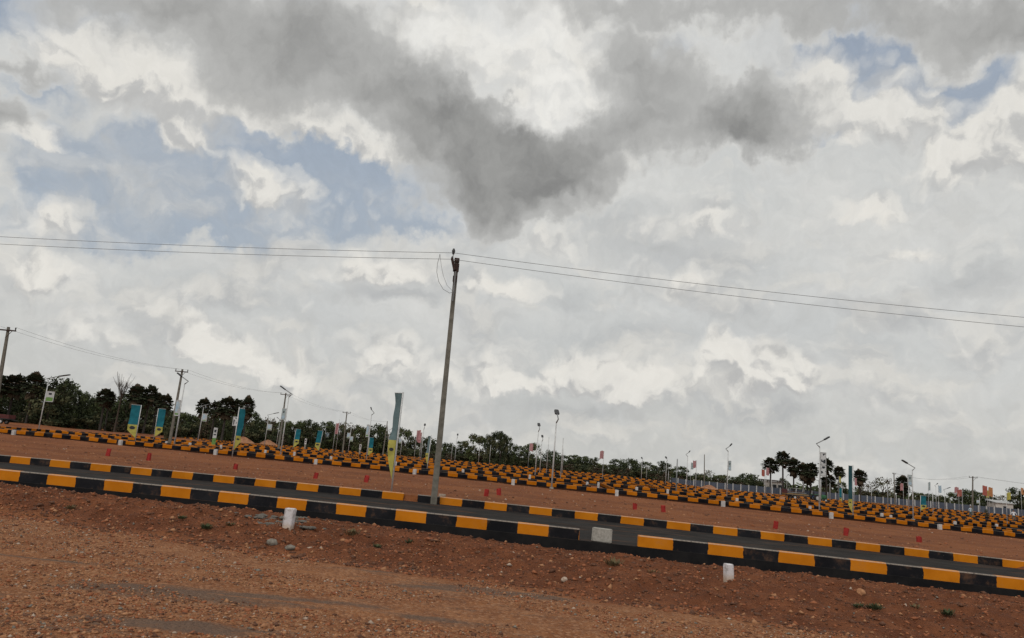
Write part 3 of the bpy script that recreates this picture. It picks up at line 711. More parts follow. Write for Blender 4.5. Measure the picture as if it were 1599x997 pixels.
#PART2
# ------------------------------------------------------------------ poles, lamps, banners
PXM = lambda Y: Y / F                      # metres per pixel of the photograph at depth Y (near the middle)
def place(bx, by, Y):
    p = at(bx, by, Y); return p.x, Y, tz(p.x, Y)
def lamp(bx, by, ty, hd, label, bend=1, boards=(), D=None, H=5.8, facing=False, no_head=False):
    """street lamp: pole, kinked arm and flat head. hd: head to the right (+) or left (-) in metres, 0: pointing away"""
    Y = D or min(max(H * F / (by - ty), 54.), 205.)
    x, Y, z = place(bx, by, Y)
    zt = at(bx + (ty - by) * -.09, ty, Y).z - z        # height of the head's far end
    e = empty('street_lamp', (x, Y, z), label, 'street lamp', 'kinked street lamps of the plot field')
    rise = .85 if hd else 1.0
    hp = zt - rise
    mb = MB(); mb.tube([(0, 0, -.3), (0, 0, hp * .5), (0, 0, hp)], [.062, .052, .040], 10); mb.build('pole', 'galvanised', e, True)
    mb = MB(); mb.box((0, 0, .06), (.26, .26, .12), 0, 0, .01); mb.build('base', 'concrete', e)
    s_ = (1 if hd > 0 else -1) if hd else 0
    if hd:
        k = [(0, 0, hp - .02), (-s_ * .27, 0, hp + .22), (s_ * abs(hd) * .45, 0, hp + .22 + rise * .42)]
        h0, h1 = k[-1], (s_ * abs(hd), 0, zt)
    else:
        k = [(0, 0, hp - .02), (.10, -.28, hp + .22), (.05, .35, hp + .6)]
        h0, h1 = k[-1], (0, 1.0, zt - .05)
    if bend < 0: k = [(a, b, c) for a, b, c in k]
    mb = MB(); mb.tube(k, [.048, .044, .040], 8); mb.build('arm', 'grey_paint', e, True)
    if not no_head:
        a, b = Vector(h0), Vector(h1); t = (b - a).normalized(); sd_ = t.cross(Vector((0, 0, 1))).normalized(); nu = sd_.cross(t).normalized()
        hw = .16
        mb = MB(); P = []
        for (u, wv) in ((0, .06), (.12, hw), (.85, hw), (1, hw * .7)):
            c = a + (b - a) * u
            for (i, j) in ((-1, -1), (1, -1), (1, 1), (-1, 1)): P.append(c + sd_ * wv * i + nu * .045 * j)
        fs = [(3, 2, 1, 0), (12, 13, 14, 15)] + [(l * 4 + i, l * 4 + (i + 1) % 4, l * 4 + 4 + (i + 1) % 4, l * 4 + 4 + i) for l in range(3) for i in range(4)]
        mb.raw(P, fs); mb.build('lamp_head', 'dark_metal', e)
    for (sx, z0, z1, w, kind) in boards:     # advertising boards clamped to the pole
        ad_board(e, sx, z0 * hp, z1 * hp, w, kind)
    return e
def ad_board(e, sx, z0, z1, w, kind):
    c = sx * (w / 2 + .07); h = z1 - z0
    mb = MB(); mb.box((c, 0, (z0 + z1) / 2), (w, .05, h)); b = mb.build('ad_board', 'dull_white' if kind != 'grey' else 'grey_cloth', e)
    # a thin frame and the printed picture on both faces
    m = MB()
    for (dx, dz, sx_, sz_) in ((0, h / 2, w + .04, .03), (0, -h / 2, w + .04, .03), (w / 2, 0, .03, h), (-w / 2, 0, .03, h)):
        m.box((c + dx, 0, (z0 + z1) / 2 + dz), (sx_, .07, sz_))
    m.build('frame', 'galvanised', b)
    def pan(nm, u0, u1, v0, v1, mat):
        x0, x1 = c - w / 2 + w * u0, c - w / 2 + w * u1; a, bb = z0 + h * v0, z0 + h * v1
        m = MB(); m.box(((x0 + x1) / 2, 0, (a + bb) / 2), (x1 - x0, .058, bb - a)); m.build(nm, mat, b)
    if kind == 'green': pan('picture', .05, .95, .05, .42, 'board_green'); pan('emblem', .3, .7, .66, .86, 'emblem')
    elif kind == 'blue': pan('picture', .06, .6, .25, .9, 'board_blue'); pan('lettering', .68, .9, .45, .8, 'board_blue'); pan('lettering', .1, .9, .06, .16, 'board_green')
    elif kind == 'dark': pan('print', .1, .9, .1, .9, 'print_dark')
    else: pan('picture', .1, .9, .1, .35, 'board_blue'); pan('emblem', .35, .65, .6, .8, 'emblem')
G_B = [(1, .52, .74, .95, 'green')]
lamp(61, 667, 582, 2.1, 'kinked street lamp with a white and green board, leftmost in the field', boards=[(1, .60, .80, .80, 'green')], H=5.8)
lamp(272.5, 692, 583, -.75, 'street lamp close behind the concrete pole at the left, head hidden past the pole', boards=[(-1, .50, .74, .34, 'blue')], H=5.8)
lamp(310, 684, 628, 1.7, 'street lamp with a pale blue board beside the left clump of palms', boards=[(1, .60, .82, .75, 'blue')], H=6)
lamp(367, 706, 631, 1.0, 'street lamp with a black patterned board, mostly hidden by the banner pole', boards=[(-1, .60, .84, .75, 'dark')], H=5.8)
lamp(413, 695, 643, 1.7, 'street lamp with a white board left of the paired tall poles', boards=[(1, .56, .76, .75, 'blue')], H=6)
lamp(438, 710, 604, -.85, 'tall street lamp with a long grey board, head raised to the left', boards=[(-1, .62, .80, .32, 'grey')], H=5.9)
lamp(432, 692, 652, -.8, 'faint thin street lamp just left of the tall lamp with the long grey board', H=5.8)
lamp(505.5, 698, 663, 1.2, 'small far street lamp with a white board right of the first pair of teal banners', boards=[(1, .55, .80, .9, 'blue')], H=5.8)
lamp(543.7, 706, 664, .9, 'street lamp with white boards on both sides of its pole', boards=[(-1, .62, .84, .6, 'blue'), (1, .50, .70, .6, 'blue')], H=5.8)
lamp(572, 716, 636, -.2, 'tall street lamp in front of the small teal banner near the bushes', boards=[(-1, .52, .78, .30, 'blue')], H=5.8)
lamp(625, 712, 672, .8, 'small far street lamp with a white board right of the tall teal banner', boards=[(-1, .6, .8, .6, 'blue')], H=5.8)
lamp(657, 715, 661, 0, 'street lamp seen end on, right of the pink flags', H=5.8)
lamp(710, 721, 677, 0, 'street lamp seen end on, just right of the tall concrete pole', H=5.8)
lamp(835.7, 739, 660, 0, 'street lamp seen end on, leftmost of the close pole group at the centre', H=5.8)
lamp(842.6, 738, 679, 0, 'shorter street lamp seen end on within the close group at the centre', H=5.8)
lamp(861, 765, 638, 0, 'tallest street lamp of the centre, standing in the dirt before the kerb rows', H=5.8, D=53.0 - .6)
lamp(1001, 753, 714, 0, 'far small street lamp right of the pink flag on its pole', H=5.8)
lamp(1039, 761, 713, 0, 'far street lamp left of the plain grey pole by the fence end', H=5.8)
lamp(1043, 760, 730, .7, 'tiny faded street lamp beside the far lamp at the fence end', H=4.5)
lamp(1071.7, 764, 704, .35, 'street lamp in front of the left end of the blue fence', H=5.8)
lamp(1135, 776, 693, .38, 'street lamp with a narrow box board along the left part of the fence', boards=[(1, .60, .80, .28, 'grey')], H=5.8)
lamp(1204, 780, 731, -.35, 'street lamp between the pink flags and the round topped palms', H=5.8)
lamp(1228.5, 773, 741, .4, 'tiny far street lamp beside the white hut', H=5.4)
lamp(1279.4, 801, 682, .75, 'street lamp with two stacked boards in front of the right palm group', boards=[(1, .74, .92, .42, 'dark'), (1, .56, .73, .42, 'dark')], H=5.8, D=58.5)
lamp(1296, 787, 747, 0, 'thin street lamp seen end on, right of the lamp with two boards', H=5.4)
lamp(1361, 790, 753, .9, 'thin street lamp before the airy tree at the fence', H=5.4)
lamp(1426, 814, 721, -.95, 'street lamp with its head raised to the left, rightmost near lamp', boards=[(-1, .68, .90, .36, 'grey')], H=5.6)
lamp(1462, 790, 755, .5, 'far street lamp beside the grey teal flag', H=5.4)
lamp(1476, 803, 761, 1.2, 'street lamp with a long shallow arm reaching right above the fence', H=5.6)
lamp(1484, 798, 776, .4, 'tiny low street lamp below the pink and red flags', H=4)
lamp(1530.6, 809, 770, .4, 'street lamp with a small white board right of the crossarm pole', boards=[(-1, .6, .8, .6, 'blue')], H=5.6)
lamp(598.5 + 6, 708, 668, .7, 'small street lamp close right of the strutted concrete pole', H=5.8)

def plain_pole(bx, by, ty, label, H=4., r=.045, mat='galvanised', D=None):
    Y = D or min(max(H * F / (by - ty), 54.), 215.); x, Y, z = place(bx, by, Y); h = at(bx + (by - ty) * .05, ty, Y).z - z
    mb = MB(); mb.tube([(0, 0, -.3), (0, 0, h * .6), (0, 0, h)], [r, r * .9, r * .8], 8)
    o = mb.build('pole', mat, smooth=True); o.location = (x, Y, z); return tag(o, label, 'pole', 'plain poles among the kerb rows')
for a in [(704, 721, 693, 'plain far pole just left of the end on lamp beside the tall concrete pole'), (739, 722, 701, 'short plain pole, first of three before the round green tree'), (747, 723, 692, 'plain pole, second of three before the round green tree'),
          (764, 724, 695, 'plain pole left of the tall dark tree'), (853, 740, 682, 'plain tall pole, third of the close group of poles at the centre', 5.5), (874.5, 756, 684, 'plain pole right of the tallest centre lamp', 4.6), (877.5, 740, 701, 'short plain pole close behind the pole right of the centre lamp'),
          (1009, 753, 728, 'short plain pole right of the far small lamp'), (1055.3, 775, 717, 'plain dull grey pole before the left end of the fence', 3.8, .07, 'grey_paint'), (1254, 782, 752, 'plain pole standing behind the flatbed trailer'),
          (1281.5, 793, 749, 'plain white pole close beside the lamp with two boards', 4., .06), (1386.5, 798, 756, 'grey pole with nothing on it, right of the airy tree', 4., .08, 'grey_paint'), (1399.7, 794, 773, 'short white pole at the foot of the far pole by the bushy palm', 3., .06),
          (1419.5, 803, 758, 'plain white pole just left of the rightmost near lamp', 4.2, .05), (1457.3, 810, 770, 'plain pole before the fence under the pale flag', 4., .06), (526, 690, 655, 'far plain pole left of the crossarm pole near the bushes', 5.)]:
    plain_pole(*a)

def utility_pole(bx, by, tx, ty, label, D, arm=1.25, armrot=0., strut=False, w=.26, extra=True):
    p = at(bx, by, D); x, Y, z = p.x, D, tz(p.x, D); q = at(tx, ty, D); h = q.z - z; lx = q.x - x
    e = empty('utility_pole', (x, Y, z), label, 'utility pole', 'concrete utility poles')
    mb = MB(); P = []
    for (zz, s_) in ((-.3, 1), (h * .5, .8), (h, .58)):
        for (i, j) in ((-1, -1), (1, -1), (1, 1), (-1, 1)): P.append((lx * zz / h + i * w / 2 * s_, j * w * .38 * s_, zz))
    mb.raw(P, [(3, 2, 1, 0), (8, 9, 10, 11)] + [(l * 4 + i, l * 4 + (i + 1) % 4, l * 4 + 4 + (i + 1) % 4, l * 4 + 4 + i) for l in range(2) for i in range(4)])
    mb.build('pole', 'pole_concrete', e)
    if arm:
        mb = MB(); mb.box((lx, -.12, h - .25), (arm, .07, .09), 0, armrot); a = mb.build('crossarm', 'rust', e)
        for s_ in (-.46, .46):
            m = MB(); m.tube([(lx + s_ * arm, -.12, h - .2), (lx + s_ * arm, -.12, h - .06), (lx + s_ * arm, -.12, h)], [.03, .05, .02], 8); m.build('insulator', 'dark_metal', a)
        m = MB(); m.tube([(lx, -.12, h - .8), (lx + arm * .3, -.12, h - .28)], .02, 6); m.build('brace', 'rust', e)
    if strut:
        m = MB(); m.tube([(lx * .9, -.1, h * .93), (1.5, -.1, 0)], [.08, .1], 6); m.build('strut', 'pole_concrete', e)
    return e, Vector((x + lx, Y, z + h))
UP = []
for a in [(-12, 667, 13.5, 511, 'concrete pole with crossarm at the left edge of the picture', 52, 1.3), (266, 685, 285, 577, 'concrete pole with crossarm behind the left teal banners', 75, 1.3),
          (436, 694, 446.5, 614, 'concrete pole with crossarm close behind the lamp with the grey board', 104, 1.4), (535.5, 703, 541.8, 643, 'concrete pole with crossarm left of the double boarded lamp', 138, 1.5),
          (598, 708, 605, 658, 'far concrete pole with a leaning strut, left of the tall teal banner', 165, .0, 0, True)]:
    UP.append(utility_pole(*a)[1])
u5 = utility_pole(1397.4, 784, 1395.8, 738.5, 'bare concrete pole between the airy tree and the bushy palm', 178, .9)[1]
u6 = utility_pole(1518.5, 806, 1519, 744, 'concrete pole with crossarm standing before the right part of the fence', 133, 1.5)[1]
u7 = utility_pole(1100, 752, 1100, 710, 'slim far pole above the left part of the blue fence', 190, 0)[1]
# the tall pole
DM = 24.72; xm = xat(677, 787, DM); Ym = lineY(DM, xm)
xm = at(677, 787, Ym).x; zm = tz(xm, Ym); qt = at(714, 404, Ym); hm = qt.z - zm; lxm = qt.x - xm
e = empty('utility_pole', (xm, Ym, zm), 'tall slim concrete pole with rusty clamp on top, at the far kerb gap', 'utility pole')
mb = MB(); P = []
for (zz, s_) in ((-.4, 1), (hm * .5, .80), (hm, .62)):
    for (i, j) in ((-1, -1), (1, -1), (1, 1), (-1, 1)): P.append((lxm * zz / hm + i * .10 * s_, j * .08 * s_, zz))
mb.raw(P, [(3, 2, 1, 0), (8, 9, 10, 11)] + [(l * 4 + i, l * 4 + (i + 1) % 4, l * 4 + 4 + (i + 1) % 4, l * 4 + 4 + i) for l in range(2) for i in range(4)])
mb.build('pole', 'pole_concrete', e)
mb = MB(); 
mb.box((lxm * .985, -.085, hm - .35), (.20, .06, .30), 0, 0, .01); mb.box((lxm * .975, -.085, hm - .75), (.15, .05, .22), 0, 0, .01); mb.box((lxm, -.04, hm - .08), (.17, .12, .16), 0, 0, .01)
cl = mb.build('clamp', 'rust', e)
mb = MB(); mb.tube([(lxm - .03, -.12, hm - .45), (lxm - .17, -.14, hm - .05)], [.06, .045], 6); mb.build('bracket', 'rust', e)
for (dx, z0, z1, r) in ((-.14, .10, .30, .06), (-.16, -.12, .02, .045)):
    mb = MB(); mb.tube([(lxm + dx, -.14, hm + z0), (lxm + dx, -.14, hm + (z0 * .4 + z1 * .6)), (lxm + dx, -.14, hm + z1)], [r * .6, r, r * .5], 10); mb.build('insulator', 'dark_metal', e)
mb = MB(); mb.tube([(lxm - .14, -.14, hm - .1), (lxm - .14, -.14, hm + .15)], .012, 6); mb.build('pin', 'rust', e)
mb = MB(); mb.tube([(lxm * .93, -.12, hm - 1.55), (lxm * .985, -.12, hm - .5)], .03, 6); mb.build('cable', 'wire', e)
top1 = Vector((xm + lxm - .14, Ym - .14, zm + hm + .15)); top2 = Vector((xm + lxm - .16, Ym - .14, zm + hm - .08))
# its loop of slack wire
pl = [at(*q, Ym - .2) for q in [(687, 397), (686, 402), (683, 412), (682, 425), (685, 440), (692, 452), (702, 458), (712, 455)]]
mb = MB(); mb.tube(pl, .008, 5); o = mb.build('wire_loop', 'wire'); tag(o, 'slack loop of thin wire hanging left of the tall pole top', 'wire')
pl = [at(*q, Ym - .2) for q in [(687, 397), (689, 415), (692, 430), (698, 446), (708, 456)]]
mb = MB(); mb.tube(pl, .006, 5); o = mb.build('wire_loop', 'wire'); tag(o, 'inner strand of slack wire beside the tall pole top, the straighter one', 'wire')
def span(a, b, sag, r, label, n=40, name='power_wire'):
    mb = MB(); mb.tube([a.lerp(b, t) - Vector((0, 0, 4 * sag * t * (1 - t))) for t in np.linspace(0, 1, n)], r, 5)
    return tag(mb.build(name, 'wire'), label, 'wire')
def off_pole(x, D, label):
    y = lineY(D, x); z = tz(x, y); e = empty('utility_pole', (x, y, z), label, 'utility pole'); h = hm
    mb = MB(); mb.tube([(0, 0, -.4), (0, 0, h)], [.13, .08], 4); mb.build('pole', 'pole_concrete', e)
    return Vector((x, y, z + h + .15)), Vector((x, y, z + h - .08))
def thru(px, py, a, s):
    """end of a span from a that passes through the sight line (px,py) at plan distance s"""
    return None
for sgn, lab, pxa, pya, pxb, pyb in ((-1, 'left', 0, 371, 0, 382.5), (1, 'right', 1599, 497, 1599, 512)):
    X2 = sgn * 46.; Y2 = lineY(DM, X2)
    for tp, px_, py_, nm in ((top1, pxa, pya, 'upper'), (top2, pxb, pyb, 'lower')):
        d = ray(px_, py_); t_ = DM / (d.y + TH * d.x); q = EYE + d * t_       # the wire passes here
        s_ = (q.x - tp.x) / (X2 - tp.x)
        sag = .55 if sgn < 0 else .75
        # end height so that the parabola goes through q
        zq = q.z; ze = (zq + 4 * sag * s_ * (1 - s_) - tp.z * (1 - s_)) / s_
        span(tp, Vector((X2, Y2, ze)), sag, .0075, f'{nm} power wire running {lab} from the tall pole', 60)
        if nm == 'upper': Ztop = ze
    mb = MB(); zb = tz(X2, Y2); mb.tube([(0, 0, -.4), (0, 0, Ztop - zb)], [.13, .08], 4); o = mb.build('utility_pole', 'pole_concrete'); o.location = (X2, Y2, zb)
    tag(o, f'next concrete pole of the line, beyond the {lab} edge', 'utility pole')
for i in range(len(UP) - 1):
    for k in (-.5, .5):
        a, b = UP[i].copy(), UP[i + 1].copy(); a.x += k * 1.15; b.x += k * 1.15
        if i == 3: b = UP[4] + Vector((k * .3, 0, -.1))
        span(a, b, .55 if i else .45, .007, f"{'nearer' if k < 0 else 'farther'} line wire, {ORD[i]} span from the left pole, above the trees", 24)
a = UP[0].copy(); a.x -= .6
for k, l in ((-.5, 'left'), (.5, 'right')):
    span(u5 + Vector((k * .8, 0, -.02)), u6 + Vector((k * 1.3, 0, -.02)), 1.0, .012, f'{l} wire between the bare pole and the right crossarm pole', 20)
    span(u6 + Vector((k * 1.3, 0, -.02)), u6 + Vector((60 + k, -12, -.6)), 1.0, .012, f'{l} wire going right from the right crossarm pole', 20)

# tall tapered banners on poles
def banner(bx, by, tx, ty, label, D, w, side, top, y_split, y_bot, cloth='teal_cloth', yaw=0., off=.0, pole_r=.035):
    """pole with a long pennant; top / y_split / y_bot are fractions of the pole's height"""
    p = at(bx, by, D); z = tz(p.x, D); q = at(tx, ty, D); h = q.z - z; lx = q.x - p.x
    e = empty('banner', (p.x, D, z), label, 'banner', 'teal and yellow pennants of the field')
    mb = MB(); mb.tube([(0, 0, -.3), (lx * .5, 0, h * .5), (lx, 0, h)], pole_r, 8); mb.build('pole', 'galvanised', e, True)
    c, s_ = math.cos(yaw), math.sin(yaw)
    def pt(u, v, th=0.):                   # u across (0 at the pole), v up
        k = .05 * math.sin(v * 9 + 1) * u + .03 * math.sin(v * 23) * u
        xx = side * (.05 + u * w); return (lx * v + xx * c + (k + th) * s_, xx * s_ * -side * 0 + (k + th) * c + abs(xx) * s_, h * v)
    def sheet(v0, v1, f0, f1, mat, n=10, name='cloth'):
        mb = MB()
        for i in range(n):
            for j in range(4):
                qd = []
                for (ii, jj) in ((i, j), (i + 1, j), (i + 1, j + 1), (i, j + 1)):
                    v = v0 + (v1 - v0) * ii / n; fr = f0 + (f1 - f0) * ii / n; qd.append((fr * jj / 4, v))
                A = [pt(u, v, -.008) for u, v in qd]; B = [pt(u, v, .008) for u, v in qd]
                mb.quad(*A); mb.quad(*B[::-1])
                if j == 3: mb.quad(A[2], A[3], B[3], B[2])
        return mb.build(name, mat, e)
    vm_ = y_split - (y_split - y_bot) * .45
    sheet(top, y_split, 1, 1, cloth); ys = sheet(y_split, vm_, 1, 1, 'yellow_cloth', 5, 'foot_cloth'); ys2 = sheet(vm_, y_bot, 1, .06, 'yellow_cloth', 8, 'pennant_tip')
    # dark oval emblem
    em = MB(); cu, cv = .5, y_split - (y_split - vm_) * .55; ra = w * .30
    for sg in (-1, 1):
        ring = [pt(cu + ra * math.cos(t) / w, cv + ra * .62 * math.sin(t) / h, sg * .016) for t in np.linspace(0, 2 * math.pi, 17)[:-1]]
        em.raw(ring, [tuple(range(16))[::sg]])
    em.build('emblem', 'emblem', ys)
    m = MB(); m.tube([pt(-.05, top + .004), pt(1.02, top + .004)], .015, 6); m.build('top_rod', 'galvanised', e)
    return e
banner(611, 768, 629.6, 612.6, 'nearest banner, tall faded teal over yellow point, standing behind the far kerb', 26.2, .30, -1, .985, .51, .13, 'pale_teal_cloth', .62, pole_r=.03)
banner(362, 717, 373.8, 636, 'narrow teal and yellow banner right of its pole, left of the paired tall poles', 52.2, .36, 1, .97, .43, .16, 'teal_cloth', .5)
banner(210.5, 693, 221, 633, 'wide teal and yellow pointed banner, leftmost in the field', 67, .82, -1, .99, .48, .15)
banner(240.5, 682, 247.5, 638, 'second teal and yellow pointed banner from the left, before the dark trees', 86, .80, 1, .99, .45, .15)
banner(457.5, 697, 462.5, 670, 'small teal and yellow banner right of the tall boarded lamp', 130, .80, 1, .99, .5, .12)
banner(499, 697, 504.5, 673, 'small teal and yellow banner left of the small lamp with the white board', 135, .85, -1, .99, .42, .05)
banner(574.5, 706, 577, 683, 'small teal and yellow banner right behind the tall lamp near the bushes', 130, .72, 1, .99, .45, .02)
banner(667, 731, 673.5, 680, 'narrow faded teal and yellow banner left of the tall concrete pole', 66, .26, -1, .97, .5, .2, 'pale_teal_cloth', .6)
banner(1332, 815, 1332, 727, 'dark teal banner over a yellow foot, on the white pole right of the palm group', 52.6, .24, -1, .985, .38, .14, 'dark_teal_cloth', .4)
banner(1437, 800, 1437.5, 774, 'teal and yellow banner before the right part of the fence', 105, .75, 1, .99, .5, .2)
banner(1315, 788, 1315, 762, 'tiny dark teal banner left of the white pole banner, in front of the fence', 125, .4, -1, .99, .4, .2)

def flag(bx, by, ty, cloth, label, D, w=.75, h=1.5, side=1, top=1.):
    p = at(bx, by, D); z = tz(p.x, D); H_ = at(bx, ty, D).z - z
    e = empty('flag', (p.x, D, z), label, 'flag', 'small coloured flags on thin poles')
    mb = MB(); mb.tube([(0, 0, -.3), (0, 0, H_)], .03, 6); mb.build('pole', 'dull_white', e, True)
    mb = MB(); ph_ = random.random() * 6
    def pt(i, j, th): u = i / 6; v = j / 6; return (side * (.03 + u * w), .08 * math.sin(u * 7 + ph_ + v) + th, H_ * top - .05 - h * v + .06 * math.sin(u * 5 + ph_))
    for i in range(6):
        for j in range(6):
            for th in (-.01, .01):
                q = [pt(i, j, th), pt(i + 1, j, th), pt(i + 1, j + 1, th), pt(i, j + 1, th)]; mb.quad(*(q if th < 0 else q[::-1]))
    mb.build('cloth', cloth, e); return e
for a in [(520, 699, 660, 'pink_cloth', 'dull pink flag left of the crossarm pole near the bushes', 120, .45, 1.7), (647, 712, 671, 'pink_cloth', 'pink flag, left one of the pair left of the concrete pole', 120, .6, 1.6),
          (655, 714, 675, 'pink_cloth', 'pink flag, right one of the pair left of the concrete pole', 120, .6, 1.6, -1), (824, 733, 692, 'pink_cloth', 'faded pink flag before the round tree left of the centre lamps', 150, .7, 1.5),
          (940.6, 746, 704, 'pink_cloth', 'pink flag alone above the kerb rows right of the centre', 100, .48, 1.05, -1), (1085.8, 770, 719, 'pink_cloth', 'pink flag before the left part of the blue fence', 92, .38, .85, -1),
          (1077.5, 765, 722, 'grey_cloth', 'faded grey flag just right of the lamp at the fence end', 150, .5, 1.3), (1193.5, 778, 733, 'red_cloth', 'ragged red flag left of the pink one by the round topped palms', 110, .45, .95, -1),
          (1195.5, 779, 730, 'pink_cloth', 'pink flag beside the ragged red one by the round topped palms', 112, .42, 1.1), (1334.5, 800, 746, 'pink_cloth', 'pink flag peeping out right of the dark teal banner', 120, .35, 1.2),
          (1310, 790, 744, 'yellow_cloth', 'pale yellow flag left of the dark teal banner', 150, .4, 1.2), (1411, 795, 755, 'pink_cloth', 'pale pink flag before the bushy palm', 140, .5, 1.3, -1),
          (1450, 796, 753, 'grey_cloth', 'grey teal flag on the left of the lamp with the long arm', 130, .35, 1.4), (1466, 798, 758, 'board_blue', 'pale blue flag next to the far lamp before the fence', 130, .5, 1.2),
          (1498, 802, 761, 'pink_cloth', 'pink flag left of the right crossarm pole', 125, .65, .95, -1), (1503.5, 804, 765, 'red_cloth', 'red flag left of the right crossarm pole', 125, .75, 1.1, -1),
          (1543, 806, 759, 'red_cloth', 'large red flag right of the right crossarm pole', 135, .85, 1.7, -1), (1551.5, 807, 761.5, 'orange_cloth', 'orange flag beside the large red one', 135, .75, 1.6, -1),
          (1545.5, 805, 766, 'yellow_cloth', 'yellow flag between the large red and the orange ones', 140, .5, 1.3, -1), (1573, 821, 769, 'yellow_cloth', 'bright yellow flag at the right edge on its own white pole', 85, .45, .8), (1596, 806, 762, 'orange_cloth', 'faded orange flag at the very right edge', 140, .5, 1.2)]:
    flag(*a)
# upright notice boards
def notice(bx, by, ty, D, w, label, green=True):
    p = at(bx, by, D); z = tz(p.x, D); h = at(bx, ty, D).z - z
    e = empty('notice_board', (p.x, D, z), label, 'notice board')
    mb = MB(); mb.box((0, 0, h * .74), (w, .06, h * .52), 0, 0, .01); mb.build('panel', 'white_paint', e)
    if green: mb = MB(); mb.box((0, 0, h * .28), (w * .96, .05, h * .40)); mb.build('lower_panel', 'board_green', e)
    else: mb = MB(); mb.box((0, 0, h * .22), (w * .45, .12, h * .52)); mb.build('post', 'concrete', e)
    mb = MB(); mb.box((0, -.04, h * .84), (w * .5, .02, h * .12)); mb.build('emblem', 'emblem', e)
    mb = MB(); mb.box((0, -.04, h * .66), (w * .6, .02, h * .05)); mb.build('lettering', 'emblem', e)
    for s_ in (-1, 1): mb = MB(); mb.tube([(s_ * w * .42, .05, -.2), (s_ * w * .42, .05, h * .5)], .02, 6); mb.build('leg', 'grey_paint', e)
notice(333.5, 692, 668, 82, .42, 'white notice board with a green lower half, below the left palms')
notice(562, 703, 694, 150, .42, 'small white notice board right of the double boarded lamp', False)
notice(476, 699, 685, 150, .40, 'small pale notice post right of the small teal banner beside the tall lamp', False)

# ------------------------------------------------------------------ fence
e = empty('fence', (0, 0, 0), 'long blue grey sheet fence with whitish posts, across the right background', 'fence')
p0 = at(1046, 758, 205); p1 = at(1599, 803, 205); dx = 12.0 * 205 / F * 1.0
n_f = 62; x0 = p0.x
for i in range(n_f):
    xa_, xb_ = x0 + i * dx, x0 + (i + 1) * dx; y_ = 205 - .02 * (xa_ - x0); z_ = tz(xa_, y_); zb_ = tz(xb_, y_)
    hf = 1.95 if i > 2 else 1.7
    mb = MB(); nn = 8
    for k in range(nn):
        u0, u1 = xa_ + .1 + (dx - .2) * k / nn, xa_ + .1 + (dx - .2) * (k + 1) / nn; yo = .04 * (k % 2)
        z0_, z1_ = z_ + (zb_ - z_) * k / nn, z_ + (zb_ - z_) * (k + 1) / nn
        mb.quad((u0, y_ + yo, z0_ - .1), (u1, y_ + .04 - yo, z1_ - .1), (u1, y_ + .04 - yo, z1_ + hf), (u0, y_ + yo, z0_ + hf))
        mb.quad((u1, y_ + .05 - yo + .02, z1_ - .1), (u0, y_ + yo + .03, z0_ - .1), (u0, y_ + yo + .03, z0_ + hf), (u1, y_ + .05 - yo + .02, z1_ + hf))
        mb.quad((u0, y_ + yo, z0_ + hf), (u1, y_ + .04 - yo, z1_ + hf), (u1, y_ + .07 - yo, z1_ + hf), (u0, y_ + yo + .03, z0_ + hf))
    mb.build('panel', 'fence_sheet', e)
    mb = MB(); mb.box((xa_, y_ - .06, z_ + hf / 2 + .04), (.24, .18, hf + .2)); mb.build('post', 'dull_white', e)
# low pale sheds and tarps behind it
def hut(px0, px1, pyt, D, depth, label, windows=2, roof='rust', wall='plaster', slope=.25):
    a, b = at(px0, pyt, D), at(px1, pyt + (px1 - px0) * .088, D); zt = (a.z + b.z) / 2; xc = (a.x + b.x) / 2; w = b.x - a.x; z = tz(xc, D); h = zt - z
    e = empty('hut', (xc, D, z), label, 'hut')
    mb = MB(); mb.box((0, depth / 2, h / 2 - .2), (w, depth, h + .2)); mb.build('wall', wall, e)
    mb = MB(); o_ = .35
    mb.raw([(-w / 2 - o_, -o_, h - .05), (w / 2 + o_, -o_, h - .05), (w / 2 + o_, depth + o_, h + slope), (-w / 2 - o_, depth + o_, h + slope), (-w / 2 - o_, -o_, h + .1), (w / 2 + o_, -o_, h + .1), (w / 2 + o_, depth + o_, h + slope + .15), (-w / 2 - o_, depth + o_, h + slope + .15)],
           [(3, 2, 1, 0), (4, 5, 6, 7), (0, 1, 5, 4), (1, 2, 6, 5), (2, 3, 7, 6), (3, 0, 4, 7)]); mb.build('roof', roof, e)
    for k in range(windows):
        xw = -w / 2 + w * (.52 + k * .3); mb = MB(); mb.box((xw, -.02, h * .62), (w * .2, .08, h * .26)); wn = mb.build('window', 'window_dark', e)
        m = MB(); ww, wh = w * .2 + .1, h * .26 + .1
        for (dx_, dz_, sx_, sz_) in ((0, wh / 2, ww, .08), (0, -wh / 2, ww, .08), (ww / 2, 0, .08, wh), (-ww / 2, 0, .08, wh)): m.box((xw + dx_, -.05, h * .62 + dz_), (sx_, .1, sz_))
        m.build('frame', 'dull_white', wn)
hut(1195, 1223, 750.5, 212, 5, 'low white hut with dark windows and flat dark roof behind the fence')
hut(1555, 1582, 785, 214, 4, 'pale low shed behind the right part of the fence, under the trees', 1, 'dull_white', 'plaster', .6)
hut(1530, 1552, 788, 222, 4, 'long pale shed roof behind the fence left of the right edge trees', 0, 'dull_white', 'plaster', .5)

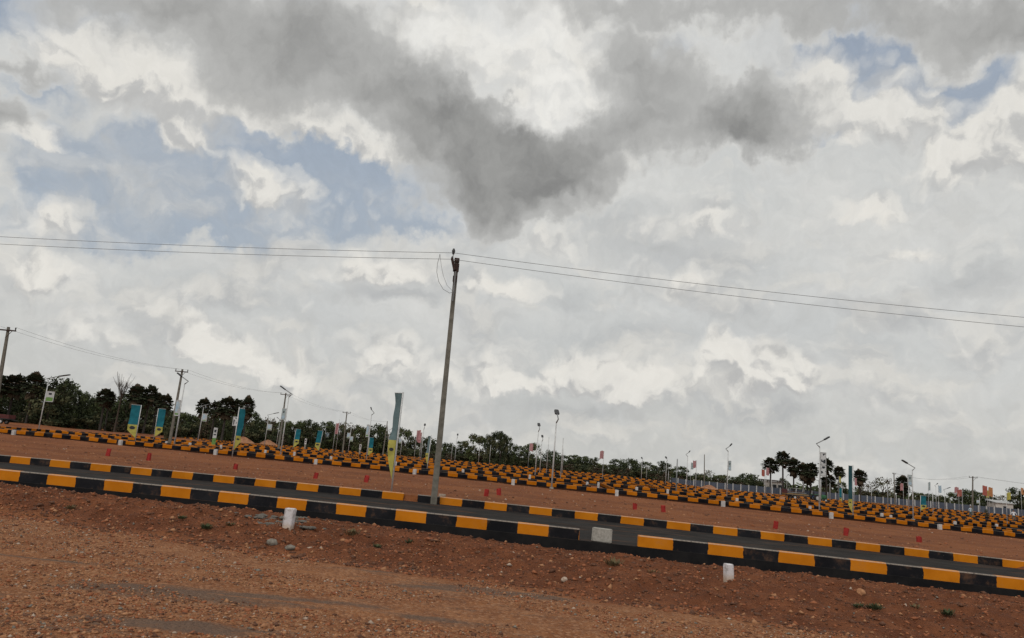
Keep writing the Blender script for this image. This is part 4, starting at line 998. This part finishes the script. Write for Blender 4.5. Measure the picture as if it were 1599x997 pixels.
# ------------------------------------------------------------------ vehicles and people
def wheel(e, x, y, r, w=.2, name='wheel'):
    mb = MB(); n = 16; vs = []
    for (yy, rr) in ((-w / 2, r * .86), (-w * .3, r), (w * .3, r), (w / 2, r * .86)):
        for k in range(n): vs.append((x + rr * math.cos(6.2832 * k / n), y + yy, r + rr * math.sin(6.2832 * k / n)))
    mb.raw(vs, [tuple(range(n))[::-1][::-1], tuple(range(3 * n, 4 * n))[::-1]] + [(l * n + (k + 1) % n, l * n + k, (l + 1) * n + k, (l + 1) * n + (k + 1) % n) for l in range(3) for k in range(n)])
    wh = mb.build(name, 'tyre', e)
    m = MB(); m.tube([(x, y - w * .56, r), (x, y + w * .56, r)], r * .5, 12); m.build('rim', 'dull_white', wh)
# flatbed trailer with its green tractor
D_ = 128; p = at(1250, 782, D_); z = tz(p.x, D_)
e = empty('trailer', (p.x - .9, D_, z + .02), 'dark flatbed farm trailer loaded with poles, behind the green tractor', 'trailer', rz=R(6))
mb = MB(); mb.box((0, 0, .95), (3.9, 1.9, .16), 0, 0, .02); mb.build('bed', 'timber', e)
mb = MB(); mb.box((0, -.96, .80), (3.7, .06, .14)); mb.box((0, .96, .80), (3.7, .06, .14)); mb.box((2.35, 0, .72), (1.1, .12, .10)); mb.build('chassis', 'dark_metal', e)
mb = MB(); mb.box((-1.94, 0, 1.35), (.06, 1.9, .66)); mb.box((0, .94, 1.22), (3.9, .05, .40)); mb.build('side_boards', 'maroon_paint', e)
for s_ in (-1, 1): wheel(e, -.5, s_ * .82, .42)
tl = empty('load_of_poles', (p.x - 1.0, D_, z + 1.05), 'bundle of dark poles and scaffolding lying on the flatbed trailer', 'poles', rz=R(6))
for k in range(9):
    mb = MB(); yy = -.7 + k * .17; mb.tube([(-1.7, yy, .04 + (k % 3) * .12), (1.6 + random.uniform(-.3, .3), yy + .05, .06 + (k % 3) * .13)], .05, 6); mb.build('pole', 'grey_paint' if k % 2 else 'rust', tl)
for k in range(3):
    mb = MB(); mb.tube([(-1.2 + k * 1.1, -.6, .1), (-1.0 + k * 1.1, -.5, .95)], .03, 6); mb.tube([(-1.2 + k * 1.1, -.2, .9), (-.2 + k * 1.0, -.5, .85)], .03, 6); mb.build('scaffold_tube', 'dull_white' if k == 1 else 'grey_paint', tl)
e = empty('tractor', (p.x + 2.9, D_ - .1, z + .02), 'small green and blue tractor in front of the flatbed trailer, before the fence', 'tractor', rz=R(6))
mb = MB(); mb.box((.75, 0, .95), (1.35, .55, .55), 0, 0, .06); mb.box((.8, 0, .62), (1.5, .35, .25), 0, 0, .03); mb.build('bonnet', 'green_paint', e)
mb = MB(); mb.box((-.35, 0, .80), (1.0, .6, .35), 0, 0, .04); mb.build('chassis', 'blue_paint', e)
for s_ in (-1, 1):
    mb = MB(); mb.box((-.45, s_ * .62, 1.18), (1.0, .32, .10), 0, 0, .02); mb.build('fender', 'green_paint', e)
    wheel(e, -.45, s_ * .62, .62, .32); wheel(e, 1.1, s_ * .5, .34, .2)
mb = MB(); mb.box((-.55, 0, 1.12), (.42, .45, .10), 0, 0, .02); mb.box((-.78, 0, 1.36), (.08, .45, .42), 0, 0, .02); mb.build('seat', 'dark_metal', e)
mb = MB(); mb.tube([(.1, 0, 1.0), (-.15, 0, 1.42)], .02, 6); mb.tube([(-.15 + .17 * math.cos(t) * .5, .17 * math.sin(t), 1.42 + .17 * math.cos(t) * .7) for t in np.linspace(0, 6.283, 13)], .015, 6); mb.build('steering_wheel', 'dark_metal', e)
mb = MB(); mb.tube([(.7, .12, 1.2), (.7, .12, 1.85)], .035, 8); mb.build('exhaust', 'rust', e)
# dark red tipping trailer at the left edge
D_ = 120; p = at(5, 664, D_); z = tz(p.x, D_)
e = empty('trailer', (p.x - .2, D_, z), 'dark maroon high sided trailer parked at the left edge below the trees', 'trailer', rz=R(-4))
mb = MB(); mb.box((0, 0, .85), (2.9, 1.5, .12), 0, 0, .02); mb.build('bed', 'dark_metal', e)
for s_ in (-1, 1): mb = MB(); mb.box((0, s_ * .74, 1.22), (2.9, .05, .62), 0, 0, .01); mb.build('side_board', 'maroon_paint', e); wheel(e, .2, s_ * .66, .40)
for s_ in (-1, 1): mb = MB(); mb.box((s_ * 1.45, 0, 1.22), (.05, 1.44, .62), 0, 0, .01); mb.build('end_board', 'maroon_paint', e)
mb = MB(); mb.box((1.9, 0, .7), (1.1, .1, .1)); mb.build('drawbar', 'dark_metal', e)
# pale slab lying over the second road's kerb
D_ = 57.5; p = at(91, 674, D_); z = tz(p.x, D_)
mb = MB(); mb.box((0, 0, 0), (1.7, 1.0, .07), 0, 0, .01, .01); o = mb.build('sheet_panel', 'dull_white'); o.location = (p.x, D_, z + .27); o.rotation_euler = (R(5), R(1), R(-6)); tag(o, 'flat whitish sheet panel lying on the second road at the left, propped on the kerb', 'panel')

def person(x, y, z, label, shirt, rz=0., s_=1., arms=.12):
    J = [(0, 0, .95), (0, 0, 1.12), (0, .0, 1.38), (0, -.01, 1.49), (0, -.03, 1.62), (0, -.02, 1.73),
         (.10, 0, .90), (.11, -.03, .50), (.12, .03, .10), (.12, -.11, .035), (-.10, 0, .90), (-.12, .05, .50), (-.14, .10, .10), (-.14, -.04, .035),
         (.19, 0, 1.40), (.24 + arms, .02, 1.14), (.22 + arms, -.10, .90), (.22 + arms, -.13, .82), (-.19, 0, 1.40), (-.25 - arms * .5, .03, 1.14), (-.24 - arms * .5, -.06, .90), (-.24 - arms * .5, -.08, .82)]
    E_ = [(0, 1), (1, 2), (2, 3), (3, 4), (4, 5), (0, 6), (6, 7), (7, 8), (8, 9), (0, 10), (10, 11), (11, 12), (12, 13), (2, 14), (14, 15), (15, 16), (16, 17), (2, 18), (18, 19), (19, 20), (20, 21)]
    rad = [.15, .135, .16, .055, .09, .075, .095, .062, .042, .038, .095, .062, .042, .038, .062, .042, .032, .036, .062, .042, .032, .036]
    me = bpy.data.meshes.new('person'); me.from_pydata(J, E_, [])
    o = bpy.data.objects.new('person', me); COL.objects.link(o)
    m = o.modifiers.new('skin', 'SKIN'); sk = me.skin_vertices[0].data
    for v, r in zip(sk, rad): v.radius = (r, r * (.72 if r > .12 else 1))
    sk[0].use_root = True
    m2 = o.modifiers.new('sub', 'SUBSURF'); m2.levels = 1; m2.render_levels = 1
    dg = bpy.context.evaluated_depsgraph_get(); me2 = bpy.data.meshes.new_from_object(o.evaluated_get(dg))
    o.modifiers.clear(); o.data = me2; bpy.data.meshes.remove(me)
    me2.materials.clear()
    for k in ('skin', shirt, 'trousers', 'hair'): me2.materials.append(M[k])
    for f in me2.polygons:
        c = f.center; f.use_smooth = True
        if c.z > 1.68 or (c.z > 1.58 and c.y > .03): f.material_index = 3
        elif c.z > 1.47: f.material_index = 0
        elif c.z < .98 and abs(c.x) < .23 and c.z > .09: f.material_index = 2
        elif c.z > .98 and (abs(c.x) < .27 or c.z > 1.1): f.material_index = 1
        elif c.z < .09: f.material_index = 3
        else: f.material_index = 0
    o.location = (x, y, z); o.rotation_euler.z = rz; o.scale = (s_, s_, s_)
    return tag(o, label, 'person')
D_ = 104; p = at(1515.5, 803, D_); person(p.x, D_, tz(p.x, D_), 'person in pale blue clothes standing just left of the right crossarm pole', 'shirt_blue', .4)
D_ = 106; p = at(1583, 808, D_); person(p.x, D_, tz(p.x, D_), 'person in a white shirt standing near the right edge before the fence', 'shirt_white', -.5)

# dirt heaps at the far side of the rows
def heap(px, py, D, w, h, label, mat='strip_soil'):
    p = at(px, py, D); z = tz(p.x, D); mb = MB(); n, mrow = 24, 8; vs = []; k0 = random.random() * 9
    for j in range(mrow + 1):
        for i in range(n):
            a = 6.2832 * i / n; r = (1 - j / mrow); rr = r * w / 2 * (1 + .18 * math.sin(3 * a + k0) + .08 * math.sin(7 * a))
            vs.append((rr * math.cos(a), rr * math.sin(a) * .8, -.2 + (h + .2) * (1 - r ** 1.5) + random.uniform(-.05, .05)))
    fs = [(j * n + i, j * n + (i + 1) % n, (j + 1) * n + (i + 1) % n, (j + 1) * n + i) for j in range(mrow) for i in range(n)]
    mb.raw(vs, fs); o = mb.build('dirt_heap', mat, smooth=True); o.location = (p.x, D, z); tag(o, label, 'dirt heap')
mm('strip_soil', (.20, .085, .042), (.34, .17, .09), .9, bmp=.1)
heap(379, 688, 150, 5, 1.5, 'tan dirt heap at the far edge of the rows, below the left palms'); heap(418, 692, 155, 4.5, 1.3, 'tan dirt heap behind the lamp with the white board')
heap(1107, 770, 160, 5, 1.1, 'reddish dirt heap before the left part of the fence'); heap(1222, 786, 118, 2.6, .5, 'reddish dirt heap left of the flatbed trailer')
#PART3
# ------------------------------------------------------------------ trees
def leaf_cluster(V, Fc, c, r, n, size, flat=.8):
    d = rng.normal(0, 1, (n, 3)); d /= np.linalg.norm(d, axis=1)[:, None]
    p = np.array(c) + d * (r * rng.random((n, 1)) ** .45) * np.array([1, 1, flat])
    a = rng.normal(0, 1, (n, 3)); a /= np.linalg.norm(a, axis=1)[:, None]; b = np.cross(a, d + 1e-3); b /= np.linalg.norm(b, axis=1)[:, None]
    s = size * (.6 + rng.random((n, 1)) * .8)
    V.append(np.stack([p - a * s, p - b * s * .55, p + a * s, p + b * s * .55], 1).reshape(-1, 3))
def np_mesh(name, V, mats, mi=None, k=4):
    co_ = np.concatenate(V); n = len(co_) // k
    me = bpy.data.meshes.new(name); me.vertices.add(len(co_)); me.vertices.foreach_set('co', co_.ravel())
    me.loops.add(len(co_)); me.loops.foreach_set('vertex_index', np.arange(len(co_)))
    me.polygons.add(n); me.polygons.foreach_set('loop_start', np.arange(0, len(co_), k)); me.polygons.foreach_set('loop_total', np.full(n, k))
    for m in mats: me.materials.append(M[m])
    if mi is not None: me.polygons.foreach_set('material_index', mi)
    me.update(); return me
def limbs(mb, h, spread, nl, r0, base=.3):
    mb.tube([(0, 0, -.5), (.05 * spread, 0, h * base), (-.03 * spread, .05, h * .55)], [r0, r0 * .8, r0 * .45], 8)
    tips = []
    for k in range(nl):
        a = 6.28 * k / nl + random.uniform(-.4, .4); z0 = h * random.uniform(base, .5); l = spread * random.uniform(.5, .9)
        t1 = (math.cos(a) * l * .5, math.sin(a) * l * .5, z0 + h * .18); t2 = (math.cos(a) * l, math.sin(a) * l, z0 + h * random.uniform(.28, .45))
        mb.tube([(0, 0, z0), t1, t2], [r0 * .4, r0 * .25, r0 * .1], 5); tips.append(t2)
    return tips
PROTO = {}
def broad(kind, h, w, ncl, nleaf, size, mats, lowest=.18, seed=1, shape='round'):
    random.seed(seed)
    mb = MB(); tips = limbs(mb, h, w * .42, 6, .035 * h * .5 + .05, .22)
    V = []; mi = []
    for k in range(ncl):
        a = random.uniform(0, 6.28); t = random.random()
        zz = lowest + (1 - lowest) * t
        prof = {'round': math.sqrt(max(.05, 1 - ((zz - .58) / .46) ** 2)), 'wide': .35 + .65 * math.sin(min(1, max(0, (zz - .2) / .8)) * math.pi * .86 + .3), 'tall': .45 + .5 * math.sin(zz * 3.0)}[shape]
        rr = w / 2 * max(.12, prof) * random.uniform(.35, .92)
        cr = w * random.uniform(.09, .17)
        leaf_cluster(V, None, (math.cos(a) * rr, math.sin(a) * rr, h * zz - cr * .6), cr, nleaf, size)
        mi += [0 if random.random() < .6 else 1] * nleaf
    fol = np_mesh('crown', V, mats, mi)
    tr = mb.build('trunk', 'bark'); trm = tr.data; bpy.data.objects.remove(tr)
    PROTO[kind] = dict(h=h, w=w, parts=[('trunk', trm), ('crown', fol)])
def palm(kind, h, seed, cr=1.7, lean=.2, skirt=10):
    random.seed(seed); mb = MB()
    mb.tube([(0, 0, -.5), (lean * .3, 0, h * .4), (lean, 0, h - .2)], [.30, .22, .20], 8); tr = mb.build('trunk', 'palm_bark'); trm = tr.data; bpy.data.objects.remove(tr)
    V = []; Q = []
    def fan(dirv, pet, rad, drop=0.):
        o = np.array([lean, 0, h]); d = Vector(dirv).normalized(); c = Vector(o) + d * pet + Vector((0, 0, -drop))
        s = d.cross(Vector((0, 0, 1))); s = s.normalized() if s.length > .1 else Vector((1, 0, 0)); nrm = s.cross(d)
        nseg = 12
        for k in range(nseg):
            a0 = -1.9 + 3.8 * k / nseg; a1 = a0 + 3.8 / nseg * .8; am = (a0 + a1) / 2
            rd = rad * (1 - .16 * abs(am) / 1.9) * random.uniform(.85, 1.05)
            def e(a, r, lift=0): return c + (d * math.cos(a) + s * math.sin(a)) * r + nrm * lift - Vector((0, 0, .22 * rad * (r / rad) ** 2))
            lf = .06 * (1 if k % 2 else -1)
            V.append(np.array([c, e(a0 - .06, rd * .75, lf), e(am, rd, 0), e(a1 + .06, rd * .75, -lf)]))
        Q.append(((lean, 0, h - .1), tuple(c)))
    n = 58
    for k in range(n):
        u = (k + .5) / n; el_ = math.asin(1 - 1.78 * u); a = k * 2.4 + random.uniform(-.2, .2)
        fan((math.cos(a) * math.cos(el_), math.sin(a) * math.cos(el_), math.sin(el_)), cr * random.uniform(.45, .75), cr * random.uniform(.48, .62), .1)
    ng = len(V)
    for k in range(skirt):
        a = k * 2.4 + .5; fan((math.cos(a) * .45, math.sin(a) * .45, -.9), cr * random.uniform(.4, .9), cr * .4, random.uniform(.1, .8))
    mi = [0 if (i // 12) % 7 else 1 for i in range(ng)] + [1] * (len(V) - ng)
    fol = np_mesh('crown', V, ['palm_leaf', 'dead_frond'], mi)
    mb = MB()
    for a, b in Q: mb.tube([a, b], [.03, .015], 4, cap=False)
    st = mb.build('stalks', 'palm_bark'); sm_ = st.data; bpy.data.objects.remove(st)
    PROTO[kind] = dict(h=h + cr * 1.05, w=cr * 2.1, parts=[('trunk', trm), ('crown', fol), ('stalks', sm_)])
broad('dark_a', 9, 9, 75, 46, .26, ['leaf_dark', 'leaf_mid'], .12, 1, 'round')
broad('dark_b', 10, 8, 75, 46, .26, ['leaf_dark', 'leaf_olive'], .10, 2, 'tall')
broad('dark_c', 7, 10, 80, 42, .26, ['leaf_dark', 'leaf_mid'], .10, 3, 'wide')
broad('olive_a', 6, 7, 60, 40, .24, ['leaf_mid', 'leaf_olive'], .08, 4, 'round')
broad('brown_a', 5, 8, 48, 30, .20, ['leaf_brown', 'leaf_olive'], .06, 5, 'wide')
broad('bush_a', 3.2, 5.5, 50, 40, .20, ['leaf_dark', 'leaf_olive'], .02, 6, 'wide')
broad('bush_b', 2.8, 5, 46, 30, .18, ['leaf_brown', 'leaf_dark'], .02, 7, 'wide')
broad('airy_a', 7, 7, 60, 9, .22, ['leaf_olive', 'leaf_brown'], .35, 8, 'round')
palm('palm_a', 8.5, 11, 2.05, .3); palm('palm_b', 10, 12, 2.1, -.2, 6); palm('palm_c', 7.5, 13, 2.2, .15, 16)
mm('leaf_unused', (.04, .05, .02), (.05, .06, .03), 1)
def tree(kind, px, top, D, wpx, label, cat='tree', name='tree', base=None, group=None, keep=False):
    """tree standing at depth D whose crown tops out at the sight line (px, top)"""
    P = PROTO[kind]; q = at(px, top, D); x = q.x; z = tz(x, D); hh = max(1.5, q.z - z)
    sc_ = hh / P['h']; sw = (wpx * D / F) / P['w'] if wpx else sc_
    e = empty(name, (x, D, z), label, cat, group, rz=random.uniform(0, 6.28)); e.scale = (sw, sw, sc_)
    for nm, me in P['parts']:
        o = bpy.data.objects.new(nm, me); COL.objects.link(o); o.parent = e
    return e
random.seed(99)
def LAB(k, n): return ORD[k] if k < len(ORD) else f'{n - k}'
# left wood, front to back, listed from the left
left = [(-70, 600, 155, 75, 'dark_a'), (-25, 590, 150, 70, 'dark_b'), (22, 604, 158, 66, 'dark_c'), (52, 598, 163, 60, 'dark_a'), (88, 586, 150, 74, 'dark_b'), (116, 597, 158, 56, 'dark_a'), (138, 616, 162, 50, 'dark_c'), (158, 626, 170, 46, 'olive_a'),
        (182, 628, 165, 44, 'dark_a'), (203, 612, 168, 44, 'dark_a'), (228, 626, 165, 48, 'dark_b'), (256, 634, 172, 44, 'dark_a'), (283, 642, 178, 40, 'olive_a'), (306, 648, 175, 36, 'dark_a'), (330, 646, 172, 40, 'brown_a'), (352, 642, 170, 38, 'dark_a'),
        (378, 640, 176, 44, 'olive_a'), (402, 654, 182, 40, 'dark_c'), (424, 652, 190, 34, 'brown_a'), (446, 655, 188, 34, 'olive_a'), (470, 656, 192, 34, 'dark_a'), (488, 654, 190, 30, 'dark_b'), (512, 657, 192, 40, 'dark_a'), (540, 659, 198, 44, 'brown_a'), (566, 664, 195, 36, 'olive_a'), (592, 662, 200, 46, 'dark_c')]
for k, (px, top, D, w, kd) in enumerate(left):
    txt = {'dark_a': 'dense dark green tree', 'dark_b': 'tall dense dark tree', 'dark_c': 'broad dark spreading tree', 'olive_a': 'lighter olive green tree', 'brown_a': 'brownish dry leaved tree'}[kd]
    tree(kd, px, top, D, w, f'{txt} in the left wood, number {k + 1} counting from the left edge' if k >= 20 else f'{txt}, {ORD[k]} from the left in the left wood', group='trees of the left wood')
for k, (px, top, w, kd) in enumerate([(0, 606, 60, 'dark_a'), (38, 608, 60, 'dark_b'), (72, 603, 60, 'dark_a'), (105, 604, 60, 'dark_c'), (146, 622, 60, 'dark_a'), (172, 630, 60, 'dark_c'), (194, 618, 50, 'dark_b'), (216, 614, 56, 'dark_a'), (243, 622, 60, 'dark_a'), (270, 640, 56, 'dark_c'), (296, 648, 56, 'dark_a'),
        (318, 650, 50, 'dark_b'), (344, 640, 56, 'dark_c'), (366, 638, 50, 'dark_a'), (390, 642, 46, 'dark_a'), (414, 656, 50, 'dark_c'), (438, 658, 50, 'dark_a'), (464, 660, 50, 'dark_a'), (500, 662, 50, 'dark_c'), (528, 664, 50, 'dark_a'), (556, 668, 50, 'dark_c'), (580, 670, 50, 'dark_a')]):
    tree(kd, px, top, 205, w, f'dark tree in the rear rank of the left wood, {ORD[k] if k < 20 else ORD[21 - k] + " back from its right end"} {"from the left" if k < 20 else ""}'.strip(), group='rear rank of the left wood')
for k, (px, top, D, w, kd) in enumerate([(-40, 640, 140, 60, 'bush_a'), (10, 640, 142, 56, 'bush_a'), (50, 642, 140, 54, 'bush_b'), (95, 644, 142, 56, 'bush_a'), (140, 648, 145, 54, 'bush_a'), (185, 652, 146, 50, 'bush_b'), (225, 655, 150, 50, 'bush_a'), (262, 658, 155, 46, 'bush_a'), (300, 662, 160, 44, 'bush_a'), (335, 664, 160, 44, 'bush_b'), (370, 664, 162, 44, 'bush_a'), (405, 670, 168, 42, 'bush_a'), (440, 672, 175, 42, 'bush_b'), (475, 674, 180, 42, 'bush_a'), (512, 676, 182, 42, 'bush_a'), (548, 680, 186, 42, 'bush_b'), (585, 682, 188, 42, 'bush_a'), (620, 686, 190, 42, 'bush_b')]):
    tree(kd, px, top, D + 12, w, f'dark undergrowth bush, {ORD[k]} from the left at the foot of the left wood', 'bush', 'bush', group='undergrowth at the foot of the left wood')
for k, (px, top, D, kd, w, lb) in enumerate([(27, 581, 152, 'palm_c', 30, 'palmyra palm at the far left above the wood, left of the first lamp'), (58, 579, 148, 'palm_c', 28, 'palmyra palm just left of the first lamp head'), (5, 586, 150, 'palm_a', 24, 'palmyra palm cut by the left edge'),
        (168, 606, 150, 'palm_a', 24, 'palmyra palm standing alone left of the bare tree'), (175, 611, 156, 'palm_a', 17, 'smaller palmyra palm leaning against the lone left one'), (218, 598, 150, 'palm_c', 26, 'palmyra palm right of the bare tree, leftmost of its group'), (237, 600, 152, 'palm_a', 20, 'palmyra palm right of the bare tree, in the middle of its group'),
        (249, 612, 154, 'palm_b', 17, 'slim palmyra palm right of the bare tree with open crown'), (260, 613, 150, 'palm_c', 21, 'palmyra palm just left of the crossarm pole'), (320, 619, 158, 'palm_c', 19, 'palmyra palm above the lamp with the pale blue board'), (338, 625, 156, 'palm_a', 18, 'palmyra palm second in the row of four behind the notice board'),
        (357, 617, 152, 'palm_c', 26, 'palmyra palm, broadest in the row of four behind the notice board'), (373, 621, 158, 'palm_b', 17, 'palmyra palm directly above the narrow banner'), (390, 616, 152, 'palm_c', 19, 'palmyra palm, rightmost of the row behind the banner')]):
    tree(kd, px, top, D, w * 1.25, lb, 'palm tree', 'palm_tree')
# bare tree
D_ = 150; q = at(196, 580, D_); z = tz(q.x, D_); h = q.z - z
e = empty('bare_tree', (q.x, D_, z), 'leafless tree with thin upright branches above the left wood', 'tree')
mb = MB(); mb.tube([(0, 0, -.3), (.1, 0, h * .45), (.25, 0, h * .62)], [.22, .14, .10], 8); mb.build('trunk', 'bark', e)
mb = MB()
for k in range(16):
    a = 6.28 * k / 16; z0 = h * random.uniform(.45, .66); l = random.uniform(.8, 2.2); zt = h * random.uniform(.78, 1.)
    t1 = (math.cos(a) * l * .5, math.sin(a) * l * .5, (z0 + zt) / 2); t2 = (math.cos(a) * l, math.sin(a) * l, zt)
    mb.tube([(.15, 0, z0), t1, t2], [.06, .04, .018], 5)
    for j in range(3): mb.tube([t1, (t1[0] + random.uniform(-.8, .8), t1[1] + random.uniform(-.5, .5), t1[2] + random.uniform(.6, 1.6))], [.03, .012], 4)
mb.build('branches', 'bark', e)
# middle and right tree line
mid = [(618, 676, 205, 34, 'dark_a'), (633, 668, 200, 30, 'olive_a'), (650, 678, 200, 30, 'dark_b'), (672, 682, 210, 34, 'bush_a'), (700, 691, 205, 30, 'dark_c'), (722, 688, 205, 34, 'dark_a'), (747, 678, 192, 44, 'olive_a'), (768, 673, 186, 22, 'dark_b'), (785, 672, 184, 24, 'dark_b'), (795, 681, 188, 26, 'dark_a'), (812, 696, 195, 34, 'dark_a'),
       (832, 691, 200, 34, 'olive_a'), (862, 703, 205, 34, 'dark_c'), (885, 711, 200, 34, 'dark_a'), (897, 710, 205, 30, 'dark_a'), (911, 712, 205, 30, 'dark_a'), (928, 713, 200, 20, 'dark_b'), (948, 725, 205, 36, 'olive_a'), (966, 717, 200, 34, 'dark_a'), (985, 716, 195, 40, 'dark_c'), (1011, 721, 200, 34, 'dark_a'),
       (1037, 719, 200, 28, 'dark_b'), (1060, 728, 215, 38, 'dark_a'), (1092, 739, 222, 32, 'dark_c'), (1107, 733, 225, 20, 'airy_a'), (1128, 741, 222, 36, 'olive_a'), (1149, 744, 222, 26, 'dark_a'), (1171, 739, 218, 42, 'dark_c'), (1188, 751, 222, 24, 'bush_a')]
for k, (px, top, D, w, kd) in enumerate(mid):
    txt = {'dark_a': 'round dark green tree', 'dark_b': 'upright dark tree', 'dark_c': 'broad low dark tree', 'olive_a': 'lighter green round tree', 'bush_a': 'low dark bushy tree', 'airy_a': 'thin see through tree'}[kd]
    n_ = len(mid) - k
    pos = f'{ORD[k]} from the left' if k < 15 else f'{ORD[n_ - 1]} counted back from the fence hut'
    tree(kd, px, top, D, w * 1.08, f'{txt} in the middle hedge line, {pos}', group='trees of the middle hedge line')
tree('dark_b', 777, 671, 186, 30, 'tallest dark tree of the middle, standing right of the round green one', 'tree', 'tree')
low = [(k, px) for k, px in enumerate(range(640, 1200, 30))]
for k, px in low:
    tree('bush_b' if k % 3 else 'bush_a', px, HOR(px) - 13 + random.uniform(-3, 2), 193 + random.uniform(-4, 4) if px < 1040 else 214, 44, f'low brown scrub bush, {ORD[k]} from the left under the middle hedge line', 'bush', 'bush', group='scrub under the middle hedge line')
right = [(1313, 752, 225, 26, 'dark_a', 'small dark tree behind the fence right of the palms'), (1350, 755, 225, 30, 'brown_a', 'dry bushy tree behind the fence left of the airy tree'), (1378, 744, 218, 40, 'airy_a', 'airy thin crowned tree behind the fence'), (1374, 766, 222, 50, 'bush_a', 'low dark bush below the airy tree behind the fence'),
         (1396, 772, 222, 24, 'bush_a', 'low bush right of the bare concrete pole'), (1432, 768, 222, 26, 'olive_a', 'low olive tree right of the near lamp behind the fence'), (1452, 771, 224, 30, 'dark_a', 'low dark tree behind the teal banner by the fence'), (1469, 773, 224, 24, 'bush_a', 'low dark bush left of the long armed lamp behind the fence'),
         (1494, 768, 226, 34, 'olive_a', 'olive tree under the pink flag behind the fence'), (1514, 764, 220, 44, 'dark_c', 'broad dark tree behind the right crossarm pole'), (1535, 768, 222, 40, 'dark_a', 'dark round tree under the large red flag'), (1562, 772, 235, 36, 'airy_a', 'thin grey tree above the pale sheds'),
         (1588, 760, 216, 34, 'dark_b', 'tall dark tree at the right edge'), (1608, 764, 216, 40, 'dark_a', 'dark tree half cut by the right edge'), (1640, 770, 220, 50, 'dark_a', 'dark tree beyond the right edge'), (1223, 746, 225, 18, 'dark_a', 'small round tree right of the white hut'), (1292, 757, 226, 16, 'dark_b', 'dark shrub between the palm trunks')]
for a in right: tree(a[4], a[0], a[1], a[2], a[3] * 1.05, a[5])
for (px, top, D, kd, w, lb) in [(1204, 714, 205, 'palm_a', 22, 'round crowned palmyra palm, leftmost of the right group'), (1223.5, 703, 200, 'palm_b', 20, 'tallest palmyra palm of the right group, slim bare trunk'), (1240, 713, 204, 'palm_c', 18, 'palmyra palm third from the left in the right group'),
        (1255, 721, 200, 'palm_c', 18, 'thick leafed palmyra palm in the middle of the right group'), (1266, 720, 203, 'palm_c', 20, 'broad palmyra palm left of the lamp with two boards'), (1261, 735, 208, 'palm_c', 22, 'low bushy palm filling the middle of the right group'), (1291, 714, 204, 'palm_a', 19, 'palmyra palm right behind the lamp with two boards'),
        (1309.5, 727, 206, 'palm_b', 16, 'slender palmyra palm left of the dark teal banner'), (1297, 741, 212, 'palm_c', 14, 'short palmyra palm behind the plain white pole'), (1286, 743, 214, 'palm_c', 13, 'shortest palm of the right group'), (1343, 731, 204, 'palm_c', 19, 'palmyra palm right of the dark teal banner'),
        (1409, 741, 208, 'palm_c', 19, 'bushy palm beside the bare concrete pole'), (1408, 757, 206, 'palm_c', 22, 'low young palm at the foot of the bushy one')]:
    tree(kd, px, top, D, w * 1.25, lb, 'palm tree', 'palm_tree')
tree('bush_a', 263, 667, 92, 9, 'small green shrub right of the second teal banner', 'bush', 'bush')
tree('bush_b', 1540, 800, 118, 7, 'small dark shrub left of the boarded lamp at the right', 'bush', 'bush')
# far wood closing the plain behind the fields
V = []; mi = []
for k in range(2600):
    a = -1.25 + 2.5 * k / 2600; D = random.uniform(420, 560); x = math.tan(a) * D; 
    if abs(x) > 1400: continue
    r = random.uniform(2.5, 5); leaf_cluster(V, None, (x, D, tz(x, D) + r * .5 + random.uniform(0, 1.5)), r, 14, 1.3); mi += [k % 2] * 14
o = bpy.data.objects.new('distant_wood', np_mesh('distant_wood', V, ['leaf_dark', 'leaf_mid'], mi)); COL.objects.link(o)
tag(o, 'low distant dark wood closing the plain behind the fields', 'wood', kind='stuff')
